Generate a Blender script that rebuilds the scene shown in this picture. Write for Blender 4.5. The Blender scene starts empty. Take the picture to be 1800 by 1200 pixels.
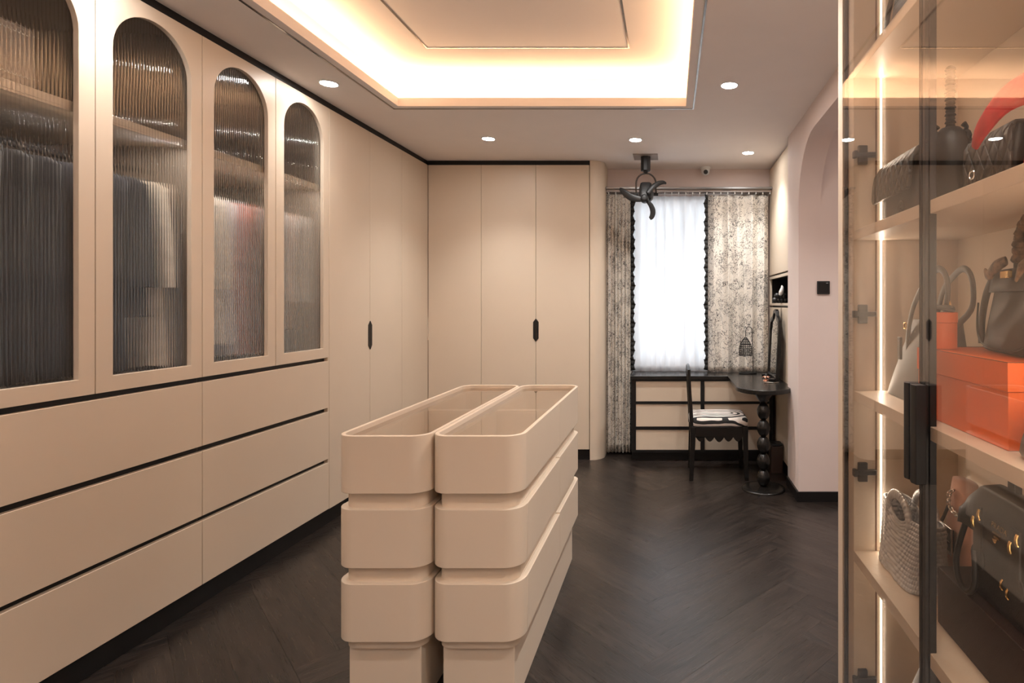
import bpy, bmesh, math, random
from mathutils import Vector, Matrix, Euler
R = random.Random(7)
sc = bpy.context.scene
COL = sc.collection
PI = math.pi
H = 1.288            # lens height above the floor
CEIL = 2.472         # lower ceiling
TRAY = 2.683         # raised tray ceiling

# ------------------------------------------------------------------ camera
cd = bpy.data.cameras.new('camera')
cam = bpy.data.objects.new('camera', cd)
COL.objects.link(cam)
cam.location = (0, 0, H)
cam.rotation_euler = (PI / 2, 0, 0)
cd.sensor_width = 36.0
cd.lens = 20.0
cd.shift_x = -278 / 1800
cd.shift_y = -66 / 1800
cd.clip_start = 0.02
sc.camera = cam

# ------------------------------------------------------------------ world, exposure
w = bpy.data.worlds.new('overcast_sky')
sc.world = w
w.use_nodes = True
bgn = w.node_tree.nodes['Background']
bgn.inputs[0].default_value = (0.92, 0.96, 1.0, 1)
bgn.inputs[1].default_value = 2.7
sc.view_settings.view_transform = 'Standard'
sc.view_settings.look = 'None'
sc.view_settings.exposure = 0.16
sc.view_settings.gamma = 1.0
sc.view_settings.use_curve_mapping = False
sc.cycles.use_denoising = True
sc.cycles.max_bounces = 14
sc.cycles.transmission_bounces = 12
sc.cycles.transparent_max_bounces = 16
sc.cycles.diffuse_bounces = 5
sc.cycles.glossy_bounces = 5
sc.cycles.sample_clamp_indirect = 6.0
sc.cycles.caustics_refractive = True
sc.cycles.caustics_reflective = True
sc.cycles.blur_glossy = 0.5

COVE_W = 3.2        # watts per metre of cove strip
SPOT_W = 74.0       # watts per downlight
WARM = (1.0, 0.64, 0.36)
COOL = (1.0, 0.975, 0.94)

# the cove strips lie in the raised tray's gutter behind the lip
TX0, TX1, TY0, TY1 = -1.63, 0.095, 0.20, 3.407
def cove_light(x, y, sx, sy, ax, ay):
    l = bpy.data.lights.new('cove_strip_light', 'AREA')
    l.shape = 'RECTANGLE'
    l.size = max(sx, sy); l.size_y = 0.015
    l.color = WARM
    l.energy = COVE_W * max(sx, sy)
    o = bpy.data.objects.new('cove_strip_light', l)
    COL.objects.link(o)
    o.location = (x, y, 2.535)
    # emits upward, leaning to the outer cove wall a little
    d = Vector((ax, ay, 1.0)).normalized()
    xa = Vector((1, 0, 0)) if sx > sy else Vector((0, 1, 0))
    z = -d
    ya = z.cross(xa).normalized()
    xa = ya.cross(z)
    m = Matrix((xa, ya, z)).transposed()
    o.rotation_euler = m.to_euler()
cx, cy = (TX0 + TX1) / 2, (TY0 + TY1) / 2
cove_light(cx, TY1 + 0.06, TX1 - TX0 + .1, 0, 0, -.15)
cove_light(cx, TY0 - 0.06, TX1 - TX0 + .1, 0, 0, .15)
cove_light(TX0 - 0.06, cy, 0, TY1 - TY0 + .1, .15, 0)
cove_light(TX1 + 0.06, cy, 0, TY1 - TY0 + .1, -.15, 0)

# ------------------------------------------------------------------ materials
def nt(name):
    m = bpy.data.materials.new(name)
    m.use_nodes = True
    n = m.node_tree.nodes
    b = n['Principled BSDF']
    return m, n, m.node_tree.links, b
def mat(name, c, rough=.5, metal=0.0, vary=.06, scale=6.0, bump=0.0, bscale=200.0, sheen=0, coat=0, spec=.5, stretch=None):
    m, n, l, b = nt(name)
    b.inputs['Roughness'].default_value = rough
    b.inputs['Metallic'].default_value = metal
    b.inputs['Specular IOR Level'].default_value = spec
    if sheen: b.inputs['Sheen Weight'].default_value = sheen
    if coat:
        b.inputs['Coat Weight'].default_value = coat
        b.inputs['Coat Roughness'].default_value = .08
    tc = n.new('ShaderNodeTexCoord')
    src = tc.outputs['Object']
    if stretch:
        mp = n.new('ShaderNodeMapping'); mp.inputs['Scale'].default_value = stretch
        l.new(src, mp.inputs['Vector']); src = mp.outputs[0]
    t = n.new('ShaderNodeTexNoise'); t.inputs['Scale'].default_value = scale; t.inputs['Detail'].default_value = 4
    l.new(src, t.inputs['Vector'])
    r = n.new('ShaderNodeValToRGB')
    r.color_ramp.elements[0].position = .3; r.color_ramp.elements[1].position = .7
    r.color_ramp.elements[0].color = (*[x * (1 - vary) for x in c], 1)
    r.color_ramp.elements[1].color = (*[min(1, x * (1 + vary)) for x in c], 1)
    l.new(t.outputs['Fac'], r.inputs[0]); l.new(r.outputs[0], b.inputs['Base Color'])
    if bump:
        t2 = n.new('ShaderNodeTexNoise'); t2.inputs['Scale'].default_value = bscale; t2.inputs['Detail'].default_value = 3
        l.new(src, t2.inputs['Vector'])
        bp = n.new('ShaderNodeBump'); bp.inputs['Strength'].default_value = bump; bp.inputs['Distance'].default_value = .002
        l.new(t2.outputs['Fac'], bp.inputs['Height']); l.new(bp.outputs[0], b.inputs['Normal'])
    return m
def emit(name, c, s):
    m, n, l, b = nt(name)
    n.remove(b)
    e = n.new('ShaderNodeEmission'); e.inputs[0].default_value = (*c, 1); e.inputs[1].default_value = s
    l.new(e.outputs[0], n['Material Output'].inputs[0])
    return m
def pane_mat(name, tint, ior=1.5, gl=(1, 1, 1)):
    m, n, l, b = nt(name)
    n.remove(b)
    t = n.new('ShaderNodeBsdfTransparent'); t.inputs[0].default_value = (*tint, 1)
    g = n.new('ShaderNodeBsdfGlossy'); g.inputs['Roughness'].default_value = 0.0; g.inputs[0].default_value = (*gl, 1)
    lw = n.new('ShaderNodeLayerWeight'); lw.inputs[0].default_value = .5
    po = n.new('ShaderNodeMath'); po.operation = 'POWER'; po.inputs[1].default_value = 5.0
    l.new(lw.outputs['Facing'], po.inputs[0])
    f0 = ((ior - 1) / (ior + 1)) ** 2
    f = n.new('ShaderNodeMath'); f.operation = 'MULTIPLY_ADD'; f.inputs[1].default_value = 1 - f0; f.inputs[2].default_value = f0
    l.new(po.outputs[0], f.inputs[0])
    x = n.new('ShaderNodeMixShader')
    l.new(f.outputs[0], x.inputs[0]); l.new(t.outputs[0], x.inputs[1]); l.new(g.outputs[0], x.inputs[2])
    l.new(x.outputs[0], n['Material Output'].inputs[0])
    return m

M = {}
M['cab'] = mat('beige_lacquer', (.67, .558, .44), .42, vary=.015, scale=3, bump=.04, bscale=400)
M['cab_in'] = mat('beige_interior', (.66, .55, .445), .5, vary=.02)
M['taupe'] = mat('taupe_interior', (.27, .22, .18), .55, vary=.03)
M['wall'] = mat('blush_wall_paint', (.72, .61, .57), .75, vary=.015, bump=.03, bscale=300)
M['ceil'] = mat('ceiling_paint', (.88, .81, .775), .8, vary=.01, bump=.02, bscale=300)
M['black'] = mat('black_lacquer', (.010, .009, .009), .4, vary=.2, spec=.3)
M['blackwood'] = mat('black_stained_wood', (.009, .0075, .0065), .27, vary=.4, scale=14, stretch=(1, 8, 8), coat=.08, spec=.4)
M['blackplastic'] = mat('black_plastic', (.014, .014, .015), .45, vary=.15)
M['blackmetal'] = mat('black_metal', (.02, .02, .022), .35, metal=.6, vary=.2)
M['chrome'] = mat('dark_chrome_strip', (.30, .27, .25), .18, metal=1.0, vary=.1)
M['alu'] = mat('brushed_aluminium', (.30, .30, .30), .35, metal=1.0, vary=.08)
M['plategrey'] = mat('grey_metal_plate', (.34, .30, .28), .4, metal=.3)
M['white'] = mat('white_plastic', (.78, .78, .77), .35, vary=.02)
M['gold'] = mat('polished_gold', (.90, .58, .22), .2, metal=1.0)
M['silver'] = mat('polished_silver', (.80, .78, .74), .2, metal=1.0)
M['copper'] = mat('rose_copper', (.85, .45, .32), .25, metal=1.0)
M['mirror'] = mat('mirror_glass', (.85, .86, .86), .02, metal=1.0, vary=.0)
M['down'] = emit('downlight_lens', (1.0, .96, .92), 160.0)
M['led'] = emit('warm_led', (1.0, .80, .60), 4.0)
M['bronze'] = pane_mat('bronze_glass', (.935, .905, .875), 1.62)
M['grey_glass'] = pane_mat('grey_glass', (.84, .81, .77), 1.5)
M['window_glass'] = pane_mat('window_glass', (.97, .98, .98), 1.45)

def fluted():
    m, n, l, b = nt('fluted_glass')
    b.inputs['Base Color'].default_value = (.93, .93, .92, 1)
    b.inputs['Roughness'].default_value = .05
    b.inputs['Transmission Weight'].default_value = 1.0
    b.inputs['IOR'].default_value = 1.45
    return m
M['fluted'] = fluted()

def floorwood():
    m, n, l, b = nt('dark_oak_plank')
    tc = n.new('ShaderNodeTexCoord'); oi = n.new('ShaderNodeObjectInfo')
    add = n.new('ShaderNodeVectorMath'); add.operation = 'MULTIPLY_ADD'
    add.inputs[1].default_value = (1, 1, 1)
    mul = n.new('ShaderNodeMath'); mul.operation = 'MULTIPLY'; mul.inputs[1].default_value = 40
    l.new(oi.outputs['Random'], mul.inputs[0])
    l.new(tc.outputs['Object'], add.inputs[0]); l.new(mul.outputs[0], add.inputs[2])
    mp = n.new('ShaderNodeMapping'); mp.inputs['Scale'].default_value = (1.6, 14, 1)
    l.new(add.outputs[0], mp.inputs['Vector'])
    t = n.new('ShaderNodeTexNoise'); t.inputs['Scale'].default_value = 2.2; t.inputs['Detail'].default_value = 7; t.inputs['Distortion'].default_value = 1.2
    l.new(mp.outputs[0], t.inputs['Vector'])
    mp2 = n.new('ShaderNodeMapping'); mp2.inputs['Scale'].default_value = (6, 160, 1)
    l.new(add.outputs[0], mp2.inputs['Vector'])
    t2 = n.new('ShaderNodeTexNoise'); t2.inputs['Scale'].default_value = 2; t2.inputs['Detail'].default_value = 4
    l.new(mp2.outputs[0], t2.inputs['Vector'])
    r = n.new('ShaderNodeValToRGB')
    r.color_ramp.elements[0].position = .32; r.color_ramp.elements[0].color = (.0095, .007, .006, 1)
    r.color_ramp.elements[1].position = .72; r.color_ramp.elements[1].color = (.031, .0225, .0185, 1)
    l.new(t.outputs['Fac'], r.inputs[0])
    sh = n.new('ShaderNodeMapRange'); sh.inputs['To Min'].default_value = .75; sh.inputs['To Max'].default_value = 1.3
    l.new(oi.outputs['Random'], sh.inputs['Value'])
    hv = n.new('ShaderNodeHueSaturation'); l.new(r.outputs[0], hv.inputs['Color']); l.new(sh.outputs[0], hv.inputs['Value'])
    l.new(hv.outputs[0], b.inputs['Base Color'])
    rr = n.new('ShaderNodeMapRange'); rr.inputs['To Min'].default_value = .23; rr.inputs['To Max'].default_value = .35
    l.new(t2.outputs['Fac'], rr.inputs['Value']); l.new(rr.outputs[0], b.inputs['Roughness'])
    bp = n.new('ShaderNodeBump'); bp.inputs['Strength'].default_value = .35; bp.inputs['Distance'].default_value = .0015
    l.new(t2.outputs['Fac'], bp.inputs['Height']); l.new(bp.outputs[0], b.inputs['Normal'])
    return m
M['plank'] = floorwood()

def toile():
    m, n, l, b = nt('toile_print_cotton')
    tc = n.new('ShaderNodeTexCoord')
    mp = n.new('ShaderNodeMapping'); mp.inputs['Scale'].default_value = (1, 1, 1)
    l.new(tc.outputs['UV'], mp.inputs['Vector'])
    outs = []
    for sc_, w_, dist in ((9, .009, 2.6), (17, .011, 1.6), (30, .014, 1.0)):
        t = n.new('ShaderNodeTexNoise'); t.inputs['Scale'].default_value = sc_; t.inputs['Detail'].default_value = 3; t.inputs['Distortion'].default_value = dist
        l.new(mp.outputs[0], t.inputs['Vector'])
        s = n.new('ShaderNodeMath'); s.operation = 'SUBTRACT'; s.inputs[1].default_value = .5
        l.new(t.outputs['Fac'], s.inputs[0])
        a = n.new('ShaderNodeMath'); a.operation = 'ABSOLUTE'; l.new(s.outputs[0], a.inputs[0])
        c = n.new('ShaderNodeMath'); c.operation = 'LESS_THAN'; c.inputs[1].default_value = w_
        l.new(a.outputs[0], c.inputs[0]); outs.append(c)
    msk = n.new('ShaderNodeTexNoise'); msk.inputs['Scale'].default_value = 7; msk.inputs['Detail'].default_value = 1
    l.new(mp.outputs[0], msk.inputs['Vector'])
    mg = n.new('ShaderNodeMath'); mg.operation = 'GREATER_THAN'; mg.inputs[1].default_value = .47
    l.new(msk.outputs['Fac'], mg.inputs[0])
    mx = n.new('ShaderNodeMath'); mx.operation = 'MAXIMUM'
    l.new(outs[1].outputs[0], mx.inputs[0]); l.new(outs[2].outputs[0], mx.inputs[1])
    mm = n.new('ShaderNodeMath'); mm.operation = 'MULTIPLY'
    l.new(mx.outputs[0], mm.inputs[0]); l.new(mg.outputs[0], mm.inputs[1])
    m2 = n.new('ShaderNodeMath'); m2.operation = 'MAXIMUM'
    l.new(mm.outputs[0], m2.inputs[0]); l.new(outs[0].outputs[0], m2.inputs[1])
    mixc = n.new('ShaderNodeMix'); mixc.data_type = 'RGBA'
    mixc.inputs[6].default_value = (.78, .735, .67, 1); mixc.inputs[7].default_value = (.05, .048, .05, 1)
    l.new(m2.outputs[0], mixc.inputs[0]); l.new(mixc.outputs[2], b.inputs['Base Color'])
    b.inputs['Roughness'].default_value = .9
    return m
M['toile'] = toile()

def sheer():
    m, n, l, b = nt('white_sheer_voile')
    n.remove(b)
    d = n.new('ShaderNodeBsdfDiffuse'); d.inputs[0].default_value = (.92, .93, .95, 1)
    t = n.new('ShaderNodeBsdfTranslucent'); t.inputs[0].default_value = (.92, .93, .95, 1)
    tr = n.new('ShaderNodeBsdfTransparent')
    x = n.new('ShaderNodeMixShader'); x.inputs[0].default_value = .6
    y = n.new('ShaderNodeMixShader'); y.inputs[0].default_value = .12
    tc = n.new('ShaderNodeTexCoord')
    wv = n.new('ShaderNodeTexWave'); wv.inputs['Scale'].default_value = 300
    l.new(tc.outputs['UV'], wv.inputs['Vector'])
    mr = n.new('ShaderNodeMapRange'); mr.inputs['To Min'].default_value = .08; mr.inputs['To Max'].default_value = .16
    l.new(wv.outputs['Fac'], mr.inputs['Value']); l.new(mr.outputs[0], y.inputs[0])
    l.new(d.outputs[0], x.inputs[1]); l.new(t.outputs[0], x.inputs[2])
    l.new(x.outputs[0], y.inputs[1]); l.new(tr.outputs[0], y.inputs[2])
    l.new(y.outputs[0], n['Material Output'].inputs[0])
    return m
M['sheer'] = sheer()

def zebra():
    m, n, l, b = nt('arched_stripe_fabric')
    tc = n.new('ShaderNodeTexCoord')
    mp = n.new('ShaderNodeMapping'); mp.inputs['Location'].default_value = (-.085, .02, 0)
    l.new(tc.outputs['Object'], mp.inputs['Vector'])
    sx = n.new('ShaderNodeSeparateXYZ'); l.new(mp.outputs[0], sx.inputs[0])
    # concentric rounded arches that open towards the chair back: distance to a half line
    mi = n.new('ShaderNodeMath'); mi.operation = 'MAXIMUM'; mi.inputs[1].default_value = 0
    l.new(sx.outputs['X'], mi.inputs[0])
    cb = n.new('ShaderNodeCombineXYZ'); sy = n.new('ShaderNodeMath'); sy.operation = 'SUBTRACT'; l.new(sx.outputs['Y'], sy.inputs[0]); l.new(sx.outputs['Z'], sy.inputs[1])
    sz = n.new('ShaderNodeMath'); sz.operation = 'ADD'; sz.inputs[1].default_value = .46; l.new(sy.outputs[0], sz.inputs[0])
    l.new(mi.outputs[0], cb.inputs[0]); l.new(sz.outputs[0], cb.inputs[1])
    ln = n.new('ShaderNodeVectorMath'); ln.operation = 'LENGTH'; l.new(cb.outputs[0], ln.inputs[0])
    no = n.new('ShaderNodeTexNoise'); no.inputs['Scale'].default_value = 5; l.new(tc.outputs['Object'], no.inputs['Vector'])
    ma = n.new('ShaderNodeMath'); ma.operation = 'MULTIPLY_ADD'; ma.inputs[1].default_value = .05
    l.new(no.outputs['Fac'], ma.inputs[0]); l.new(ln.outputs['Value'], ma.inputs[2])
    mu = n.new('ShaderNodeMath'); mu.operation = 'MULTIPLY'; mu.inputs[1].default_value = 1 / .046
    l.new(ma.outputs[0], mu.inputs[0])
    fr = n.new('ShaderNodeMath'); fr.operation = 'FRACT'; l.new(mu.outputs[0], fr.inputs[0])
    gt = n.new('ShaderNodeMath'); gt.operation = 'GREATER_THAN'; gt.inputs[1].default_value = .45; l.new(fr.outputs[0], gt.inputs[0])
    mx = n.new('ShaderNodeMix'); mx.data_type = 'RGBA'
    mx.inputs[6].default_value = (.012, .011, .011, 1); mx.inputs[7].default_value = (.72, .64, .58, 1)
    l.new(gt.outputs[0], mx.inputs[0]); l.new(mx.outputs[2], b.inputs['Base Color'])
    b.inputs['Roughness'].default_value = .8
    return m
M['zebra'] = zebra()

def quilt(name, c, rough=.45, period=.032):
    m, n, l, b = nt(name)
    b.inputs['Base Color'].default_value = (*c, 1); b.inputs['Roughness'].default_value = rough
    tc = n.new('ShaderNodeTexCoord'); s = n.new('ShaderNodeSeparateXYZ'); l.new(tc.outputs['Object'], s.inputs[0])
    res = []
    for op in ('ADD', 'SUBTRACT'):
        a = n.new('ShaderNodeMath'); a.operation = op
        z = n.new('ShaderNodeMath'); z.operation = 'MULTIPLY'; z.inputs[1].default_value = .62
        l.new(s.outputs['Z'], z.inputs[0])
        l.new(s.outputs['X'], a.inputs[0]); l.new(z.outputs[0], a.inputs[1])
        k = n.new('ShaderNodeMath'); k.operation = 'MULTIPLY'; k.inputs[1].default_value = PI / period
        l.new(a.outputs[0], k.inputs[0])
        si = n.new('ShaderNodeMath'); si.operation = 'SINE'; l.new(k.outputs[0], si.inputs[0])
        ab = n.new('ShaderNodeMath'); ab.operation = 'ABSOLUTE'; l.new(si.outputs[0], ab.inputs[0])
        res.append(ab)
    mi = n.new('ShaderNodeMath'); mi.operation = 'MINIMUM'; l.new(res[0].outputs[0], mi.inputs[0]); l.new(res[1].outputs[0], mi.inputs[1])
    po = n.new('ShaderNodeMath'); po.operation = 'POWER'; po.inputs[1].default_value = .5; l.new(mi.outputs[0], po.inputs[0])
    bp = n.new('ShaderNodeBump'); bp.inputs['Strength'].default_value = .9; bp.inputs['Distance'].default_value = .006
    l.new(po.outputs[0], bp.inputs['Height']); l.new(bp.outputs[0], b.inputs['Normal'])
    return m
M['quilt'] = quilt('quilted_black_leather', (.030, .028, .027))
M['quilt2'] = quilt('quilted_grey_black_leather', (.045, .040, .037), .4, .03)
M['leather'] = mat('black_grain_leather', (.014, .013, .013), .46, vary=.1, bump=.2, bscale=350, spec=.35)
M['leather_brown'] = mat('dark_brown_leather', (.036, .028, .023), .48, vary=.1, bump=.2, bscale=350, spec=.35)
M['leather_grey'] = mat('taupe_grey_leather', (.115, .105, .098), .55, vary=.08, bump=.2, bscale=350)
M['pink'] = mat('blush_suede', (.62, .36, .27), .85, vary=.1, bump=.2, bscale=300, sheen=.3)
M['red'] = mat('red_pebbled_fabric', (.42, .026, .022), .7, vary=.2, scale=60, bump=.5, bscale=120)
M['orange'] = mat('orange_card', (.78, .125, .010), .55, vary=.03, bump=.05, bscale=500)
M['orange_edge'] = mat('brown_piping', (.13, .045, .02), .6)
M['brownbox'] = mat('dark_brown_card', (.030, .017, .015), .6, vary=.08)
M['weave'] = mat('woven_silver_leather', (.62, .64, .66), .30, metal=.6, vary=.12, scale=60)
M['scarf'] = mat('printed_silk_scarf', (.16, .09, .05), .5, vary=.9, scale=70)
M['dark_fur'] = mat('black_ruffle_fabric', (.02, .019, .019), .85, vary=.3, bump=.5, bscale=120)
M['cloth'] = {}
def cloth(c):
    k = tuple(c)
    if k not in M['cloth']:
        M['cloth'][k] = mat('garment_fabric', c, .85, vary=.12, scale=25, bump=.3, bscale=160, sheen=.15)
    return M['cloth'][k]

# ------------------------------------------------------------------ helpers
def P(px, py, Y):                   # a point seen at picture position (px, py) at depth Y
    return Vector(((px - 1178) / 1000 * Y, Y, H - (py - 534) / 1000 * Y))
OFF = {}
class MB:
    def __init__(s): s.v, s.f = [], []
    def add(s, vs, fs):
        k = len(s.v); s.v += [Vector(p) for p in vs]; s.f += [tuple(i + k for i in f) for f in fs]; return s
    def box(s, x0, x1, y0, y1, z0, z1):
        return s.add([(x0, y0, z0), (x1, y0, z0), (x1, y1, z0), (x0, y1, z0), (x0, y0, z1), (x1, y0, z1), (x1, y1, z1), (x0, y1, z1)],
                     [(0, 3, 2, 1), (4, 5, 6, 7), (0, 1, 5, 4), (1, 2, 6, 5), (2, 3, 7, 6), (3, 0, 4, 7)])
    def prism(s, pts, axis, a, b):
        def mp(p, c): return {'z': (p[0], p[1], c), 'y': (p[0], c, p[1]), 'x': (c, p[0], p[1])}[axis]
        n = len(pts)
        return s.add([mp(p, a) for p in pts] + [mp(p, b) for p in pts],
                     [tuple(range(n))[::-1], tuple(range(n, 2 * n))] + [(i, (i + 1) % n, n + (i + 1) % n, n + i) for i in range(n)])
    def rings(s, rr, cap=True, closed=False):
        n = len(rr[0]); m = len(rr)
        fs = []
        for j in range(m if closed else m - 1):
            j2 = (j + 1) % m
            for i in range(n):
                fs.append((j * n + i, j * n + (i + 1) % n, j2 * n + (i + 1) % n, j2 * n + i))
        if cap and not closed:
            fs.append(tuple(range(n))[::-1]); fs.append(tuple((m - 1) * n + i for i in range(n)))
        return s.add([p for r in rr for p in r], fs)
    def tube(s, path, r, seg=8, closed=False, flat=None):
        path = [Vector(p) for p in path]; m = len(path)
        rad = list(r) if isinstance(r, (list, tuple)) else [r] * m
        if 4 <= m <= 11 and not closed:      # round the run of short paths (Catmull-Rom)
            np_, nr = [], []
            for i in range(m - 1):
                p0, p1, p2, p3 = path[max(i - 1, 0)], path[i], path[i + 1], path[min(i + 2, m - 1)]
                for q in range(4):
                    u = q / 4
                    np_.append(.5 * ((2 * p1) + (p2 - p0) * u + (2 * p0 - 5 * p1 + 4 * p2 - p3) * u * u + (3 * p1 - p0 - 3 * p2 + p3) * u ** 3))
                    nr.append(rad[i] + (rad[i + 1] - rad[i]) * u)
            path = np_ + [path[-1]]; rad = nr + [rad[-1]]; m = len(path)
        rr = []; up = None
        for i, p in enumerate(path):
            a = path[(i - 1) % m] if (closed or i > 0) else path[i]
            b = path[(i + 1) % m] if (closed or i < m - 1) else path[i]
            t = (b - a).normalized()
            if up is None:
                up = Vector((0, 0, 1)) if abs(t.z) < .9 else Vector((1, 0, 0))
            up = (up - t * up.dot(t)).normalized()
            sd = t.cross(up)
            ring = []
            for k in range(seg):
                an = 2 * PI * k / seg
                d = up * math.cos(an) * rad[i] + sd * math.sin(an) * rad[i]
                if flat is not None:
                    fa, fs_ = flat
                    fa = Vector(fa); d = d - fa * d.dot(fa) * (1 - fs_)
                ring.append(p + d)
            rr.append(ring)
        return s.rings(rr, True, closed)
    def lathe(s, prof, c, seg=24):
        rr = [[(c[0] + r * math.cos(2 * PI * k / seg), c[1] + r * math.sin(2 * PI * k / seg), c[2] + z) for k in range(seg)] for r, z in prof]
        return s.rings(rr)
    def sheet(s, fn, nu, nv):
        vs = [fn(i / nu, j / nv) for j in range(nv + 1) for i in range(nu + 1)]
        return s.add(vs, [(j * (nu + 1) + i, j * (nu + 1) + i + 1, (j + 1) * (nu + 1) + i + 1, (j + 1) * (nu + 1) + i) for j in range(nv) for i in range(nu)])
    def loft(s, secs, seg=28):
        # secs: (z, half width along x, half depth along y, exponent, cx, cy)
        rr = []
        for sec in secs:
            z, a, b, e = sec[:4]; ox, oy = (sec[4], sec[5]) if len(sec) > 4 else (0, 0)
            ring = []
            for k in range(seg):
                t = 2 * PI * k / seg; c, q = math.cos(t), math.sin(t)
                ring.append((ox + a * math.copysign(abs(c) ** (2 / e), c), oy + b * math.copysign(abs(q) ** (2 / e), q), z))
            rr.append(ring)
        return s.rings(rr)
    def plate(s, outer, holes, fn, t):
        bm = bmesh.new(); es = []
        for lp in [outer] + holes:
            vs = [bm.verts.new((p[0], p[1], 0)) for p in lp]
            es += [bm.edges.new((vs[i], vs[(i + 1) % len(vs)])) for i in range(len(vs))]
        bmesh.ops.triangle_fill(bm, use_beauty=True, use_dissolve=False, edges=es)
        bm.verts.index_update()
        k = [(v.co.x, v.co.y) for v in bm.verts]; fc = [tuple(v.index for v in f.verts) for f in bm.faces]
        bd = [(e.verts[0].index, e.verts[1].index) for e in bm.edges if len(e.link_faces) == 1]
        n = len(k); bm.free()
        return s.add([fn(a, b, 0) for a, b in k] + [fn(a, b, t) for a, b in k],
                     fc + [tuple(n + i for i in f[::-1]) for f in fc] + [(a, b, n + b, n + a) for a, b in bd])
    def build(s, name, m, parent=None, smooth=False, bevel=0, seg=2, local=False, uv=None, angle=40, mods=True):
        off = Vector((0, 0, 0)) if (parent is None or local) else OFF.get(parent.name, Vector((0, 0, 0)))
        me = bpy.data.meshes.new(name)
        me.from_pydata([p - off for p in s.v], [], s.f)
        bm = bmesh.new(); bm.from_mesh(me)
        bmesh.ops.recalc_face_normals(bm, faces=bm.faces)
        if uv:
            ul = bm.loops.layers.uv.new('UVMap')
            for f in bm.faces:
                for lp in f.loops: lp[ul].uv = uv[lp.vert.index]
        bm.to_mesh(me); bm.free()
        if smooth:
            for p in me.polygons: p.use_smooth = True
            if angle < 180: me.set_sharp_from_angle(angle=math.radians(angle))
        me.materials.append(m)
        o = bpy.data.objects.new(name, me); COL.objects.link(o)
        if parent is not None:
            o.parent = parent
            OFF[o.name] = OFF.get(parent.name, Vector((0, 0, 0)))
        if bevel:
            b = o.modifiers.new('bevel', 'BEVEL'); b.width = bevel; b.segments = seg; b.limit_method = 'ANGLE'; b.angle_limit = math.radians(40)
            for p in me.polygons: p.use_smooth = True
            if not smooth: me.set_sharp_from_angle(angle=math.radians(40))
            wn = o.modifiers.new('normals', 'WEIGHTED_NORMAL'); wn.keep_sharp = True
        return o
def thing(name, label, cat, loc=(0, 0, 0), rz=0.0, group=None):
    o = bpy.data.objects.new(name, None); COL.objects.link(o)
    o.empty_display_size = .05
    o.location = loc; o.rotation_euler = (0, 0, rz)
    OFF[o.name] = Vector(loc)
    tag(o, label, cat, group)
    return o
def tag(o, label, cat, group=None):
    o['label'] = label; o['category'] = cat
    if group: o['group'] = group
    return o
def struct(o):
    o['kind'] = 'structure'; return o
def box(name, m, parent, x0, x1, y0, y1, z0, z1, bevel=.0015, **k):
    return MB().box(x0, x1, y0, y1, z0, z1).build(name, m, parent, bevel=bevel, **k)
def rrect(x0, x1, y0, y1, r, n=6):
    o = []
    for cx_, cy_, a in ((x1 - r, y0 + r, -90), (x1 - r, y1 - r, 0), (x0 + r, y1 - r, 90), (x0 + r, y0 + r, 180)):
        for k in range(n + 1):
            t = math.radians(a + 90 * k / n); o.append((cx_ + r * math.cos(t), cy_ + r * math.sin(t)))
    return o
def arc(cx_, cy_, r, a0, a1, n):
    return [(cx_ + r * math.cos(math.radians(a0 + (a1 - a0) * k / n)), cy_ + r * math.sin(math.radians(a0 + (a1 - a0) * k / n))) for k in range(n + 1)]
# ================================================================== the room
YN, YB = -0.8, 5.0       # wall behind the lens, window wall
XL, XR = -2.62, 0.838
floor = struct(box('floor', M['black'], None, XL - .1, 2.3, YN - .1, YB + .1, -.06, -.004, 0))
def herringbone():
    L, Wd = .87, .15
    g = .0004
    mb = MB().box(g, L - g, g, Wd - g, -.012, 0)
    first = None
    ca = math.cos(PI / 4)
    def place(p, q, ang):
        nonlocal first
        x = (p - q) * ca; y = (p + q) * ca
        c = (x + (L * math.cos(ang) - Wd * math.sin(ang)) / 2, y + (L * math.sin(ang) + Wd * math.cos(ang)) / 2)
        if not (XL + .35 < c[0] < 1.35 and .1 < c[1] < 5.1): return
        if first is None:
            first = mb.build('plank', M['plank'], floor, local=True); o = first
        else:
            o = first.copy(); COL.objects.link(o)
        o.location = (x, y, R.uniform(-.0003, .0003)); o.rotation_euler = (0, 0, ang)
    for c in range(-4, 5):
        for n_ in range(-40, 60):
            p0, q0 = n_ * Wd + c * L, n_ * Wd - c * L
            place(p0, q0, PI / 4)
            # the plank that runs the other way: [p0-W, p0] x [q0, q0+L], drawn turned by 135 degrees
            place(p0, q0, 3 * PI / 4)
herringbone()

# walls
def wy(a, b, c): return (a, c, b)
wb = MB().plate([(XL, 0), (1.3, 0), (1.3, CEIL), (XL, CEIL)], [[(-.36, .74), (.60, .74), (.60, 2.22), (-.36, 2.22)]], lambda a, b, c: (a, YB + c, b), .16)
struct(wb.build('wall_back', M['wall'], None))
struct(box('wall_front', M['wall'], None, XL, 2.3, YN - .1, YN, 0, 2.8, 0))
struct(box('wall_left', M['wall'], None, XL - .1, XL, YN, YB, 0, CEIL + .05, 0))
struct(box('wall_left_return', M['cab'], None, XL, -2.0, YN, 1.528, 0, CEIL, 0))
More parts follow.
